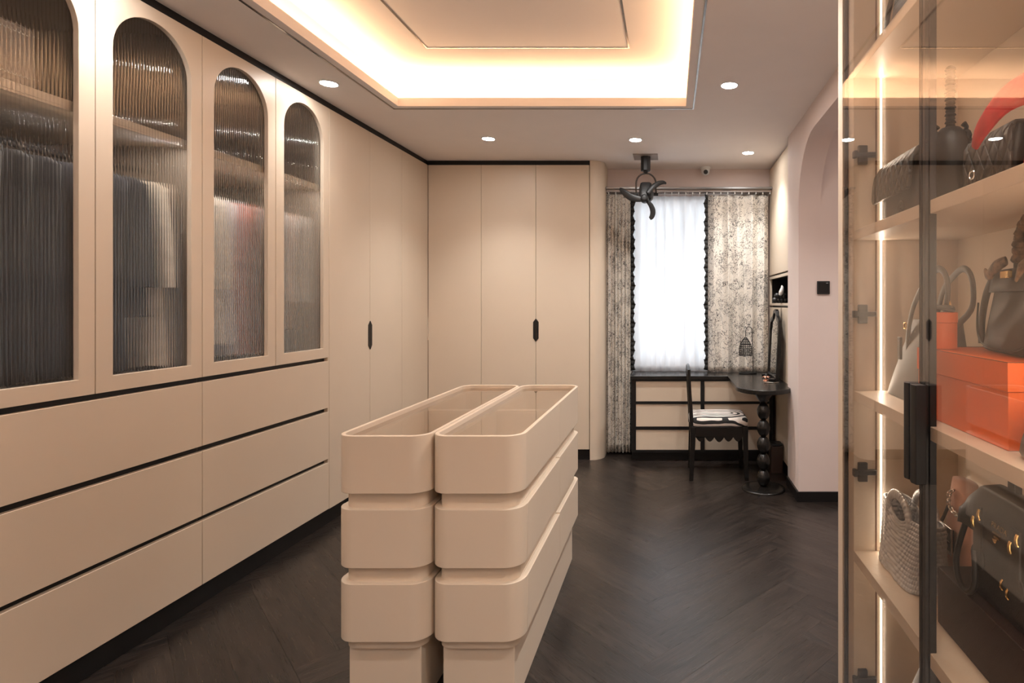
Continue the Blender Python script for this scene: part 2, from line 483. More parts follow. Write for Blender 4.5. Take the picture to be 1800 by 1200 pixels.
# right wall with the arched passage
r = .40; ya, yb, zs = 2.10, 3.712, 1.92
hole = [(ya, 0), (ya, zs)] + [(ya + r - r * math.cos(math.radians(t)), zs + r * math.sin(math.radians(t))) for t in range(10, 90, 10)] + [(ya + r, zs + r)] \
     + [(yb - r, zs + r)] + [(yb - r + r * math.sin(math.radians(t)), zs + r * math.cos(math.radians(t))) for t in range(10, 90, 10)] + [(yb, zs), (yb, 0)]
outl = [(YN, 0)] + hole + [(4.05, 0), (4.05, CEIL), (YN, CEIL)]
struct(MB().plate(outl, [], lambda a, b, c: (XR + c, a, b), .145).build('wall_right', M['wall'], None, smooth=True, angle=30))
struct(box('wall_passage_far', M['wall'], None, .983, 2.3, yb, yb + .1, 0, CEIL, 0))
struct(box('wall_passage_near', M['wall'], None, .983, 2.3, 1.95, 2.05, 0, CEIL, 0))
struct(box('wall_passage_end', M['wall'], None, 2.2, 2.3, 2.05, yb, 0, CEIL, 0))
struct(box('wall_right_far', M['wall'], None, 1.22, 1.32, yb + .1, YB, 0, CEIL, 0))
bb = MB().box(XR - .012, XR, yb - .012, 4.048, 0, .065); bb.box(XR, 2.2, yb - .012, yb, 0, .065)
struct(bb.build('baseboard_right', M['black'], None))

# ceiling with the raised tray
fnc = lambda a, b, c: (a, b, CEIL + c)
ceil = struct(MB().plate([(XL - .1, YN - .1), (2.3, YN - .1), (2.3, YB + .16), (XL - .1, YB + .16)], [[(TX0, TY0), (TX1, TY0), (TX1, TY1), (TX0, TY1)]], fnc, .05).build('ceiling', M['ceil'], None))
g = .12
cw = MB()
cw.box(TX0 - g - .05, TX0 - g, TY0 - g - .05, TY1 + g + .05, CEIL + .05, TRAY); cw.box(TX1 + g, TX1 + g + .05, TY0 - g - .05, TY1 + g + .05, CEIL + .05, TRAY)
cw.box(TX0 - g, TX1 + g, TY0 - g - .05, TY0 - g, CEIL + .05, TRAY); cw.box(TX0 - g, TX1 + g, TY1 + g, TY1 + g + .05, CEIL + .05, TRAY)
cw.build('cove_wall', M['ceil'], ceil)
box('tray_panel', M['ceil'], ceil, TX0 - g - .05, TX1 + g + .05, TY0 - g - .05, TY1 + g + .05, TRAY, TRAY + .04, 0)
ls = MB()
ls.box(TX0 - .075, TX0 - .045, TY0 - .08, TY1 + .08, CEIL + .0505, CEIL + .056); ls.box(TX1 + .045, TX1 + .075, TY0 - .08, TY1 + .08, CEIL + .0505, CEIL + .056)
ls.box(TX0, TX1, TY1 + .045, TY1 + .075, CEIL + .0505, CEIL + .056); ls.box(TX0, TX1, TY0 - .075, TY0 - .045, CEIL + .0505, CEIL + .056)
ls.build('strip_channel', M['white'], ceil)
def loop(name, x0, x1, y0, y1, z, wd=.009, h=.003):
    m = MB()
    m.box(x0, x1, y1 - wd, y1, z - h, z); m.box(x0, x1, y0, y0 + wd, z - h, z)
    m.box(x0, x0 + wd, y0 + wd, y1 - wd, z - h, z); m.box(x1 - wd, x1, y0 + wd, y1 - wd, z - h, z)
    return struct(m.build(name, M['chrome'], None))
loop('trim_1', TX0 - .05, TX1 + .05, TY0 - .05, TY1 + .05, CEIL)
loop('trim_2', TX0 + .30, TX1 - .315, TY0 + .30, TY1 - .305, TRAY)
# black fascia strip over the wardrobes
t3 = MB().box(-2.03, -2.008, YN, 4.72, 2.437, CEIL); t3.box(-2.008, -.664, 4.703, 4.72, 2.437, CEIL)
struct(t3.build('trim_3', M['black'], None))

# downlights
spots = [(-1.83, 3.05, 'recessed downlight in the ceiling beside the fourth arched door'),
         (.32, 3.075, 'recessed downlight in the ceiling right of the glowing tray'),
         (-1.30, 4.07, 'recessed downlight in the ceiling before the back wardrobe doors'),
         (-.25, 4.097, 'recessed downlight in the ceiling just in front of the black fan'),
         (.61, 4.45, 'recessed downlight in the ceiling close to the tall corner cabinet'),
         (-1.83, 1.95, None), (-1.83, .85, None), (.32, 1.95, None), (.32, .85, None), (1.6, 2.9, None), (-1.2, -.3, None), (0, -.3, None)]  # last pair: unseen lamps added behind the lens to fill the room
for i, (x, y, lab) in enumerate(spots):
    if lab:
        t = thing('downlight', lab, 'downlight', (x, y, CEIL), group='recessed ceiling downlights')
        MB().lathe([(.050, 0), (.050, -.003), (.043, -.006), (.040, -.002), (.040, 0)], (x, y, CEIL), 32).build('rim', M['white'], t, smooth=True)
        MB().lathe([(.040, -.001), (.040, -.0035), (.001, -.0036)], (x, y, CEIL), 32).build('lens', M['down'], t, smooth=True)
    else:
        MB().lathe([(.040, -.0005), (.040, -.0035), (.001, -.0036)], (x, y, CEIL), 24).build('downlight_lens', M['down'], ceil, smooth=True)
    l = bpy.data.lights.new('downlight_beam', 'SPOT'); l.energy = SPOT_W * (.34 if x < -1.5 else 1.0); l.color = COOL
    l.spot_size = math.radians(112); l.spot_blend = 1.0; l.shadow_soft_size = .04
    o = bpy.data.objects.new('downlight_beam', l); COL.objects.link(o); o.location = (x, y, CEIL - .012)

# window
wt = MB()
for x0, x1, z0, z1 in ((-.36, -.31, .74, 2.22), (.55, .60, .74, 2.22), (-.31, .55, .74, .79), (-.31, .55, 2.17, 2.22), (.10, .145, .79, 2.17)):
    wt.box(x0, x1, YB + .06, YB + .10, z0, z1)
win = struct(wt.build('window_1', M['white'], None))
box('glass_pane', M['window_glass'], win, -.31, .10, YB + .078, YB + .082, .79, 2.17, 0)
box('glass_pane', M['window_glass'], win, .145, .55, YB + .078, YB + .082, .79, 2.17, 0)
# ================================================================== wardrobes on the left
ZD0, ZD1 = .975, 2.437
DW = .4525
YK = [4.695 - DW * k for k in range(8)]    # door joints from the corner towards the lens
def fluted_pane(y0, y1, z0, zsp, r, x0, parent):
    n = 28; sub = 8; N = n * sub
    fr, bk = [], []
    yc = (y0 + y1) / 2
    vs = []; fs = []
    for i in range(N + 1):
        y = y0 + (y1 - y0) * i / N
        u = (i % sub) / sub if i < N else 0
        amp = .0011 * (1 - (2 * u - 1) ** 2)
        d = min(abs(y - yc), r)
        zt = zsp + math.sqrt(max(0, r * r - d * d)) if abs(y - yc) < r else zsp
        zt = max(zt, zsp + .0005)
        vs += [(x0 + amp, y, z0), (x0 + amp, y, zt), (x0 - .004 + amp, y, z0), (x0 - .004 + amp, y, zt)]
    for i in range(N):
        a, b = 4 * i, 4 * i + 4
        fs += [(a, b, b + 1, a + 1), (a + 2, a + 3, b + 3, b + 2), (a, a + 2, b + 2, b), (a + 1, b + 1, b + 3, a + 3)]
    fs += [(0, 1, 3, 2), (4 * N, 4 * N + 2, 4 * N + 3, 4 * N + 1)]
    o = MB().add(vs, fs).build('fluted_glass', M['fluted'], parent, smooth=True, angle=50)
    return o
def arched_door(ya, yb, parent):
    gp = .0016
    o0, o1 = ya + .0625, yb - .0560
    r = (o1 - o0) / 2; zsp = 2.214
    hole = [(o0, 1.031), (o1, 1.031)] + arc((o0 + o1) / 2, zsp, r, 0, 180, 24)
    d = MB().plate([(ya + gp, ZD0), (yb - gp, ZD0), (yb - gp, ZD1 - .003), (ya + gp, ZD1 - .003)], [hole], lambda a, b, c: (-2.022 + c, a, b), .022)
    o = d.build('door', M['cab'], parent, bevel=.0012)
    fluted_pane(o0 - .004, o1 + .004, 1.027, zsp, r + .004, -2.0185, o)
    return o
def arched_unit(y0, y1, label):
    t = thing('arched_wardrobe', label, 'wardrobe', (-2.3, (y0 + y1) / 2, 0), group='wardrobe units with arched fluted glass doors')
    ym = (y0 + y1) / 2
    c = MB()
    th = .016
    c.box(-2.60, -2.024, y0 + .001, y0 + th, .085, ZD1); c.box(-2.60, -2.024, y1 - th, y1 - .001, .085, ZD1)
    c.box(-2.60, -2.585, y0 + th, y1 - th, .085, ZD1)
    c.box(-2.585, -2.024, y0 + th, y1 - th, ZD1 - th, ZD1); c.box(-2.585, -2.05, y0 + th, y1 - th, .995, 1.012)
    c.build('carcass', M['taupe'], t)
    box('shelf', M['cab'], t, -2.58, -2.035, y0 + th, y1 - th, 1.950, 1.977)
    MB().tube([(-2.30, y0 + th, 1.855), (-2.30, y1 - th, 1.855)], .012, 12).build('hanging_rail', M['blackmetal'], t, smooth=True)
    arched_door(y0, ym, t); arched_door(ym, y1, t)
    # added lip, hiding an unseen fill light added to brighten the clothes
    MB().box(-2.050, -2.035, y0 + .016, y1 - .016, 1.942, 1.9499).build('shelf_lip', M['cab'], t)
    l = bpy.data.lights.new('wardrobe_fill_light', 'AREA'); l.shape = 'RECTANGLE'; l.size = .78; l.size_y = .005; l.energy = 1.9; l.color = (1.0, .90, .80)
    lo = bpy.data.objects.new('wardrobe_fill_light', l); COL.objects.link(lo); lo.location = (-2.0545, ym, 1.9493); lo.rotation_euler = (0, -.25, PI / 2)
    lo.rotation_euler = Matrix(((0, -1, 0), (1, 0, 0), (0, 0, 1))).to_euler()
    tops = [(.954, .681), (.658, .382), (.361, .088)]
    for z1, z0 in tops:
        box('drawer', M['cab'], t, -2.022, -2.0, y0 + .0016, y1 - .0016, z0, z1, .0015)
    gm = MB()
    for z0, z1 in ((.940, .994), (.645, .700), (.350, .395)):
        gm.box(-2.10, -2.0225, y0 + .002, y1 - (.014 if y1 > 3 else .001), z0, z1)
    gm.build('groove', M['black'], t)
    if y1 > 3:
        for z0, z1 in ((.954, .975), (.658, .681), (.361, .382)):
            MB().box(-2.0225, -2.001, y1 - .013, y1 - .002, z0, z1).build('groove_end', M['cab'], t)
    box('toe_kick', M['black'], t, -2.30, -2.012, y0, y1, 0, .084, 0)
    return t
arched_unit(YK[7], YK[5], 'beige wardrobe with two arched fluted doors and drawers, cut by the picture edge')
arched_unit(YK[5], YK[3], 'beige wardrobe with two arched fluted doors and three drawers, beside the plain tall doors')

def hexhandle(axis, c, z, half, parent, m, side):
    # half of a long hexagonal pull; side is -1 or +1 along the wall
    hw = .021; hz = .095
    pts = [(c, z - hz), (c + side * hw, z - hz + .028), (c + side * hw, z + hz - .028), (c, z + hz)]
    mb = MB()
    if axis == 'x': mb.prism(pts, 'x', -2.001, -1.996)
    else: mb.prism(pts, 'y', 4.691, 4.696)
    return mb.build('handle', m, parent, bevel=.0008)
# plain tall doors beside them
t = thing('tall_wardrobe', 'plain beige tall wardrobe with three flat doors in the left corner', 'wardrobe', (-2.3, 4.0, 0))
MB().box(-2.60, -2.024, YK[3] + .001, 4.98, .085, ZD1).build('carcass', M['cab_in'], t)
dd = []
for k in (3, 2, 1):
    dd.append(box('door', M['cab'], t, -2.022, -2.0, YK[k] + .0014, YK[k - 1] - (.0014 if k > 1 else 0), .086, ZD1 - .003, .0012))
hexhandle('x', YK[2] - .0014, 1.080, 1, dd[0], M['black'], -1); hexhandle('x', YK[2] + .0014, 1.080, 1, dd[1], M['black'], 1)
MB().prism([(4.694, .99), (4.682, 1.01), (4.682, 1.145), (4.694, 1.165)], 'x', -2.001, -1.9965).build('handle', M['cab_in'], dd[2])
box('toe_kick', M['black'], t, -2.30, -2.012, YK[3], 4.70, 0, .084, 0)

t = thing('back_wardrobe', 'plain beige wardrobe across the back wall with three flat doors', 'wardrobe', (-1.33, 4.85, 0))
MB().box(-2.015, -.662, 4.718, 4.985, .085, ZD1).build('carcass', M['cab_in'], t)
xs = [-1.9985, -1.559, -1.108, -.667]
dd = [box('door', M['cab'], t, xs[i] + .0014, xs[i + 1] - .0014, 4.695, 4.717, .088, ZD1 - .003, .0012) for i in range(3)]
hexhandle('y', xs[2] - .0014, 1.072, 1, dd[1], M['black'], -1); hexhandle('y', xs[2] + .0014, 1.072, 1, dd[2], M['black'], 1)
box('toe_kick', M['black'], t, -2.01, -.664, 4.712, 4.97, 0, .086, 0)
pts = [(-.662, 4.692)] + arc(-.655, 4.797, .105, -90, 0, 10) + [(-.55, 4.998), (-.662, 4.998)]
o = MB().prism(pts, 'z', 0, CEIL).build('end_panel', M['cab'], None, smooth=True, angle=50)
tag(o, 'rounded beige end panel closing the back wardrobe, next to the curtain', 'panel')

# ------------------------------------------------------------------ clothes on the rails
def garment(y, c, zb, label, half=.215, name='garment', cat='garment', sl=.06, grp=None, flare=1.0, wav=.006, sleeve=False):
    t = thing(name, label, cat, (-2.30, y, 1.80), group=grp)
    zt = 1.815
    secs = [(zt, .045, .020), (zt - .010, .08, .024), (zt - .025, half * .84, .026), (zt - .05, half, .027), (zt - .16, half * .97, .027), (zt - .35, half * .90, .026)]
    n = 6
    for k in range(1, n + 1):
        f = k / n
        secs.append((zt - .35 - (zt - .35 - zb) * f, half * (.90 + .10 * f * flare), .026 + .004 * f))
    rr = []; ph = R.uniform(0, 6)
    seg = 40
    for j, (z, a, b) in enumerate(secs):
        ring = []
        for k in range(seg):
            th = 2 * PI * k / seg; cc, ss = math.cos(th), math.sin(th)
            fold = wav * min(1, j / 5) * math.sin(7 * th + ph + j * .15)
            ring.append((-2.30 + a * math.copysign(abs(cc) ** .8, cc), y + (b + fold) * math.copysign(abs(ss) ** .6, ss) , z + .006 * math.sin(5 * th + ph) * (j == len(secs) - 1)))
        rr.append(ring)
    MB().rings(rr).build('body', cloth(c), t, smooth=True, angle=70)
    if sleeve:
        for s_ in (-1, 1):
            MB().tube([(-2.30 + s_ * half * .86, y - .006, zt - .07), (-2.30 + s_ * half * .95, y - .010, zt - .25), (-2.30 + s_ * half * .97, y - .010, zt - .46)],
                      [.036, .034, .037], 10, flat=((0, 1, 0), .6)).build('sleeve', cloth(c), t, smooth=True)
    MB().tube([(-2.30, y, 1.812), (-2.298, y, 1.828), (-2.285, y, 1.838), (-2.2825, y, 1.855), (-2.289, y, 1.8695), (-2.30, y, 1.8735), (-2.312, y, 1.869), (-2.317, y, 1.857)], .002, 6).build('hanger_hook', M['silver'], t, smooth=True)
    return t
dark = [(.018, .018, .022), (.022, .024, .034), (.03, .03, .033), (.016, .016, .017)]
k = 0
for y in (1.60, 1.69, 1.78, 1.87):
    garment(y, dark[k % 4], 1.03, 'dark garment hanging behind the fluted arched door at the left edge', grp='dark clothes behind the first arched door'); k += 1
for y in (1.96, 2.05, 2.14):
    garment(y, dark[k % 4], 1.03, 'long dark garment hanging behind the second arched door', grp='dark clothes behind the second arched door'); k += 1
garment(2.288, (.020, .021, .026), 1.24, 'short black garment hanging just in front of the cream cardigan', sleeve=True)
garment(2.225, (.028, .032, .045), 1.03, 'long slate navy garment hanging before the short black one', half=.20)
garment(2.368, (.80, .72, .62), 1.03, 'long cream cardigan with sleeves hanging behind the second arched door', 'cardigan' and .225, 'cardigan', 'cardigan', sleeve=True)
garment(2.52, (.30, .34, .40), 1.05, 'pale blue grey garment hanging at the near end behind the third arched door')
garment(2.60, (.84, .78, .70), 1.12, 'cream lace dress with ragged hem behind the third arched door', .22, 'dress', 'dress', sleeve=True, wav=.008)
garment(2.69, (.80, .75, .70), 1.10, 'ivory blouse hanging beside the cream lace dress', .22, 'blouse', 'blouse', sleeve=True)
garment(2.78, (.60, .58, .64), 1.04, 'lavender grey garment hanging between the ivory blouse and the rust one')
garment(2.87, (.42, .11, .07), 1.04, 'rust red garment hanging at the far edge of the third arched door')
garment(2.98, (.24, .23, .22), 1.03, 'grey garment hanging at the near edge of the fourth arched door')
garment(3.06, (.16, .22, .24), 1.03, 'dull teal garment hanging behind the fourth arched door')
garment(3.14, (.45, .30, .24), 1.15, 'dusty pink garment hanging behind the fourth arched door')
garment(3.205, (.26, .25, .25), 1.03, 'charcoal grey garment hanging behind the fourth arched door', half=.20)
garment(3.272, (.66, .62, .60), 1.30, 'short white garment hanging last behind the fourth arched door')
# a clear storage case on the shelf behind the first door
t = thing('storage_case', 'clear grey storage case with white dashed lines on the shelf behind the first arched door', 'case', (-2.28, 1.78, 1.977))
MB().prism(rrect(-2.50, -2.09, 1.60, 1.90, .03, 4), 'z', 1.978, 2.19).build('case_body', mat('grey_case_fabric', (.30, .25, .21), .5), t, smooth=True, bevel=.01)
stm = MB()  # rows of small white dashes along the case front
for z in (2.02, 2.16):
    for q in range(22):
        yy = 1.635 + q * .0105
        stm.box(-2.0895, -2.088, yy, yy + .006, z, z + .0022)
stm.build('white_dashes', M['white'], t)['kind'] = 'stuff'

# ================================================================== the twin display islands
def island(x0, x1, s, label):
    """s = +1: drawers on the right-hand side, -1: on the left-hand side"""
    y0, y1 = 1.78, 2.91
    t = thing('display_island', label, 'island', ((x0 + x1) / 2, (y0 + y1) / 2, 0), group='pair of beige display islands')
    xm = (x0 + x1) / 2
    def body(r, rec):
        pts = []
        base = rrect(x0, x1, y0, y1, r, 8)
        if not rec: return base
        out = []
        for p in base: out.append((p[0], p[1]))
        # notch the drawer side
        n = 9
        if s > 0:
            A, B = out[:n], out[n:2 * n]
            return A + [(x1, y0 + r + .002), (x1 - .018, y0 + r + .002), (x1 - .018, y1 - r - .002), (x1, y1 - r - .002)] + B + out[2 * n:]
        C, D = out[2 * n:3 * n], out[3 * n:]
        return out[:2 * n] + C + [(x0, y1 - r - .002), (x0 + .018, y1 - r - .002), (x0 + .018, y0 + r + .002), (x0, y0 + r + .002)] + D
    r = .060
    ya, yb_, ym = y0 + r + .003, y1 - r - .003, 2.387
    def drawers(z0, z1, jig):
        for i, (a, b) in enumerate(((ya, ym - .001), (ym + .001, yb_))):
            dz = jig[i]
            if s > 0: box('drawer', M['cab'], t, x1 - .0178, x1 + .0008, a, b, z0, z1 + dz, .002)
            else: box('drawer', M['cab'], t, x0 - .0008, x0 + .0178, a, b, z0, z1 + dz, .002)
    # tiers two and three
    for z0, z1, jg in ((.460, .644, (.0005, .004)), (.229, .411, (.0005, .005))):
        MB().prism(body(r, True), 'z', z0, z1).build('tier', M['cab'], t, smooth=True, bevel=.005, seg=3)
        drawers(z0 + .001, z1 - .002, jg)
    # necks between the tiers and the plinth
    for z0, z1 in ((.644, .693), (.411, .460), (.199, .229)):
        MB().prism(rrect(x0 + .019, x1 - .019, y0 + .019, y1 - .019, .045, 8), 'z', z0, z1).build('neck', M['cab'], t, smooth=True)
    MB().prism(rrect(x0 + .0325, x1 - .0325, y0 + .0325, y1 - .0325, .003, 2), 'z', 0, .199).build('plinth', M['cab'], t, bevel=.001)
    # the top tier is a tray under glass
    out = rrect(x0, x1, y0, y1, r, 8); inn = rrect(x0 + .013, x1 - .013, y0 + .013, y1 - .013, r - .013, 8)
    MB().plate(out, [inn], lambda a, b, c: (a, b, .693 + c), .182).build('tier', M['cab'], t, smooth=True, bevel=.002)
    MB().prism(rrect(x0 + .0135, x1 - .0135, y0 + .0135, y1 - .0135, r - .0135, 8), 'z', .694, .745).build('tray', M['cab_in'], t, smooth=True)
    MB().prism(rrect(x0 + .0135, x1 - .0135, y0 + .0135, y1 - .0135, r - .0135, 8), 'z', .853, .859).build('glass_top', M['grey_glass'], t, smooth=True)
    dv = MB()
    dv.box(x0 + .014, x1 - .014, 2.36, 2.40, .745, .845)
    dv.box(x0 + .014, x0 + .035, y0 + .06, y1 - .06, .745, .845); dv.box(x1 - .035, x1 - .014, y0 + .06, y1 - .06, .745, .845)
    dv.box(x0 + .035, x1 - .035, 2.06, 2.066, .745, .79); dv.box(x0 + .035, x1 - .035, 2.64, 2.646, .745, .79)
    dv.build('divider', M['cab_in'], t)
    # a joint of the two drawer fronts on the rim
    for xx in ((x1 - .013, x1 + .0004) if s > 0 else (x0 - .0004, x0 + .013),):
        MB().box(xx[0], xx[1], ym - .0015, ym + .0015, .694, .8755).build('rim_joint', M['cab_in'], t)
    return t
island(-1.055, -.760, -1, 'slim beige stacked island under glass on the left, its outer side to the arched wardrobes')
island(-.756, -.463, 1, 'slim beige stacked island under glass on the right, its drawers to the open floor')
for x, y, rz, lab in ((-.62, 1.99, .3, 'pale bangle lying under the glass of the right island'), (-.90, 1.99, -.2, 'pale bangle lying under the glass of the left island')):
    o = MB().tube([(x + .033 * math.cos(a), y + .033 * math.sin(a), .751) for a in [2 * PI * q / 28 for q in range(28)]], .006, 8, True).build('bangle', M['silver'], None, smooth=True)
    tag(o, lab, 'bangle')
# ================================================================== window side: chest, desk, curtains
t = thing('window_chest', 'beige chest of six drawers framed in black under the window, with black counter', 'chest', (.27, 4.8, 0))
YF = 4.655
fm = MB()
for x0, x1 in ((-.315, -.281), (.250, .281), (.812, .842)): fm.box(x0, x1, YF, YF + .05, .073, .669)
for z0, z1 in ((.656, .669), (.469, .489), (.259, .283), (.073, .092)):
    fm.box(-.281, .250, YF, YF + .05, z0, z1); fm.box(.281, .812, YF, YF + .05, z0, z1)
fm.build('frame', M['black'], t)
MB().box(-.315, .842, YF + .05, 4.96, .073, .669).build('carcass', M['black'], t)
for x0, x1 in ((-.280, .249), (.282, .811)):
    for z0, z1 in ((.490, .655), (.284, .468), (.093, .258)):
        box('drawer', M['cab'], t, x0, x1, YF + .006, YF + .049, z0, z1, .001)
box('counter', M['blackwood'], t, -.322, .866, 4.640, 4.965, .6695, .700, .002)
box('toe_kick', M['black'], t, -.315, .842, 4.70, 4.95, 0, .0729, 0)

t = thing('desk', 'black dressing table with half round end on a turned bead pedestal', 'desk', (.65, 4.2, 0))
tp = [(.470, 4.639), (.470, 4.10)] + [(.668 - .198 * math.cos(math.radians(a)), 4.07 - .215 * math.sin(math.radians(a))) for a in range(0, 181, 9)] + [(.866, 4.639)]
MB().prism(tp, 'z', .669, .700).build('tabletop', M['blackwood'], t, smooth=True, bevel=.004)
px, py_ = .65, 3.965
prof = [(.030, .6689), (.066, .668), (.060, .655), (.040, .625), (.026, .605)]
MB().lathe([(.002, .6689)] + prof + [(.020, .598), (.002, .597)], (px, py_, 0), 28).build('collar', M['blackwood'], t, smooth=True, angle=180)
zc = .598
for q in range(5):
    hh = .1155
    pr = [(.018 + .0275 * math.sin(PI * i / 12) ** .75 if 0 < i < 12 else .016, zc - hh * i / 12) for i in range(13)]
    MB().lathe([(.001, zc)] + pr + [(.001, zc - hh)], (px, py_, 0), 28).build('bead', M['blackwood'], t, smooth=True, angle=180)
    zc -= hh
MB().lathe([(.002, .0215), (.03, .021), (.10, .018), (.142, .014), (.150, .008), (.150, .001), (.145, 0), (.002, 0)], (px, py_, 0), 48).build('base', M['blackwood'], t, smooth=True, angle=60)

# chair
t = thing('dining_chair', 'black chair with scalloped apron and black and white arched stripe seat', 'chair', (.36, 4.31, 0))
cx0, cx1, cy0, cy1 = .148, .570, 4.135, 4.50
for i, (x, y) in enumerate(((cx0 + .018, cy0 + .018), (cx1 - .022, cy0 + .018), (cx0 + .018, cy1 - .018), (cx1 - .022, cy1 - .018))):
    s_ = -.012 if i in (0, 2) else .010
    MB().rings([[(x + s_ - .014, y - .014, 0), (x + s_ + .014, y - .014, 0), (x + s_ + .014, y + .014, 0), (x + s_ - .014, y + .014, 0)],
                [(x - .019, y - .018, .3), (x + .019, y - .018, .3), (x + .019, y + .018, .3), (x - .019, y + .018, .3)],
                [(x - .020, y - .018, .395), (x + .020, y - .018, .395), (x + .020, y + .018, .395), (x - .020, y + .018, .395)]]).build('leg', M['blackwood'], t, bevel=.002)
def scallop(a, b, n=5):
    pts = [(b, .394), (a, .394), (a, .315)]
    wd = (b - a) / n
    for k in range(n):
        for j in range(0, 9):
            u = j / 8
            pts.append((a + wd * (k + u), .318 - .032 * math.sin(PI * u) - (.004 if k == n // 2 else 0)))
    return pts
for y in (cy0 + .004, cy1 - .024): MB().prism(scallop(cx0 + .0385, cx1 - .0425), 'y', y, y + .02).build('apron', M['blackwood'], t, bevel=.001)
for x in (cx0 + .006, cx1 - .030): MB().prism(scallop(cy0 + .0365, cy1 - .0365, 4), 'x', x, x + .02).build('apron', M['blackwood'], t, bevel=.001)
secs = []
xm, ym, hx, hy = (cx0 + cx1) / 2, (cy0 + cy1) / 2, (cx1 - cx0) / 2, (cy1 - cy0) / 2
for z, f in ((.3955, .97), (.402, 1.0), (.425, 1.008), (.443, .985), (.456, .92), (.463, .75), (.466, .45), (.467, .12)):
    secs.append((z, hx * f + .004, hy * f, 9 if f > .8 else 6, xm, ym))
MB().loft(secs, 48).build('seat', M['zebra'], t, smooth=True, angle=180)
for y in (cy0 + .016, cy1 - .016):
    MB().tube([(cx0 + .010, y, .36), (cx0 + .006, y, .47), (cx0 - .004, y, .62), (cx0 - .010, y, .75), (cx0 - .012, y, .81)], [.016, .0145, .0135, .0125, .011], 10).build('back_post', M['blackwood'], t, smooth=True)
bp = []
for k in range(17):
    u = k / 16; yy = cy0 + .012 + (cy1 - cy0 - .024) * u
    bp.append((yy, .80 + .035 * math.sin(PI * u)))
for k in range(16, -1, -1):
    u = k / 16; yy = cy0 + .012 + (cy1 - cy0 - .024) * u
    bp.append((yy, .735 + .020 * math.sin(PI * u)))
MB().prism(bp, 'x', cx0 - .020, cx0 - .004).build('top_rail', M['blackwood'], t, bevel=.002)
for k in range(3):
    yy = cy0 + .09 + k * (cy1 - cy0 - .18) / 2
    MB().tube([(cx0 + .010, yy, .392), (cx0 + .004, yy, .56), (cx0 - .010, yy, .755)], [.008, .012, .008], 8, flat=((1, 0, 0), .5)).build('back_slat', M['blackwood'], t, smooth=True)

# curtains
def folded(name, x0, x1, y, z0, z1, nf, amp, m, parent, nu=160, nv=30, pinch=.10, phase=0.0, uvs=1.6):
    L = (x1 - x0) * uvs
    uv = []
    def fn(u, v):
        z = z0 + (z1 - z0) * v
        a = amp * (.55 + .45 * min(1, (1 - v) / pinch)) * (1 + .25 * math.sin(3 * u * 2 * PI + 1))
        w_ = 2 * PI * nf * u + phase + .5 * math.sin(2 * PI * u * 2 + 1.5) + .25 * math.sin(v * 3 + u * 9)
        uv.append((u * L, z))
        return (x0 + (x1 - x0) * u + .12 * amp * math.sin(2 * w_), y + a * math.sin(w_), z)
    mb = MB().sheet(fn, nu, nv)
    o = mb.build(name, m, parent, smooth=True, angle=180, uv=uv)
    sol = o.modifiers.new('thick', 'SOLIDIFY'); sol.thickness = .0015
    return o
def ruffle(x, dx, y, z0, z1, parent, n=38):
    # gathered frill standing off the leading edge
    def fn(u, v):
        z = z0 + (z1 - z0) * v
        w_ = 2 * PI * n * v
        out = u * (1 + .30 * math.sin(w_ * .5 + .8) + .16 * math.sin(w_ * .23))
        return (x + dx * out, y + u * .022 * math.sin(w_) - .012 * u, z + u * .012 * math.sin(w_ * 1.0 + 1.2))
    o = MB().sheet(fn, 6, 330).build('ruffle', M['dark_fur'], parent, smooth=True, angle=180)
    sol = o.modifiers.new('thick', 'SOLIDIFY'); sol.thickness = .004
    return o
t = thing('curtain', 'narrow gathered toile print curtain with black ruffle, left of the window down to the floor', 'curtain', (-.44, 4.87, 0), group='toile print curtains')
folded('drape', -.548, -.335, 4.872, .02, 2.224, 7, .022, M['toile'], t, uvs=2.8)
ruffle(-.338, .030, 4.866, .718, 2.225, t)
ruffle(-.338, .009, 4.860, .03, .69, t, 15)
t = thing('curtain', 'wide toile print curtain with black ruffle, right of the window behind the desk', 'curtain', (.58, 4.91, .70), group='toile print curtains')
folded('drape', .322, .848, 4.905, .703, 2.224, 5, .022, M['toile'], t, uvs=1.45, phase=1.0)
ruffle(.326, -.028, 4.895, .718, 2.22, t)
t = thing('sheer_curtain', 'white translucent sheer curtain filling the middle of the window', 'curtain', (0, 4.95, .70))
folded('voile', -.36, .40, 4.961, .703, 2.225, 9, .021, M['sheer'], t, nu=220, uvs=1.4)
tk = thing('curtain_track', 'brushed aluminium double curtain track above the window', 'curtain track', (.15, 4.93, 2.25))
MB().box(-.548, .868, 4.835, 4.998, 2.266, 2.282).build('cover', M['alu'], tk, bevel=.002)
q = MB(); q.box(-.546, .866, 4.862, 4.885, 2.245, 2.266); q.box(-.546, .866, 4.935, 4.965, 2.245, 2.266)
q.build('rail', M['plategrey'], tk)
gl = MB()
for k in range(24):
    x = -.53 + k * .06
    for y in (4.868, 4.95): gl.box(x, x + .008, y, y + .006, 2.226, 2.245)
gl.build('glider', M['white'], tk)['kind'] = 'stuff'

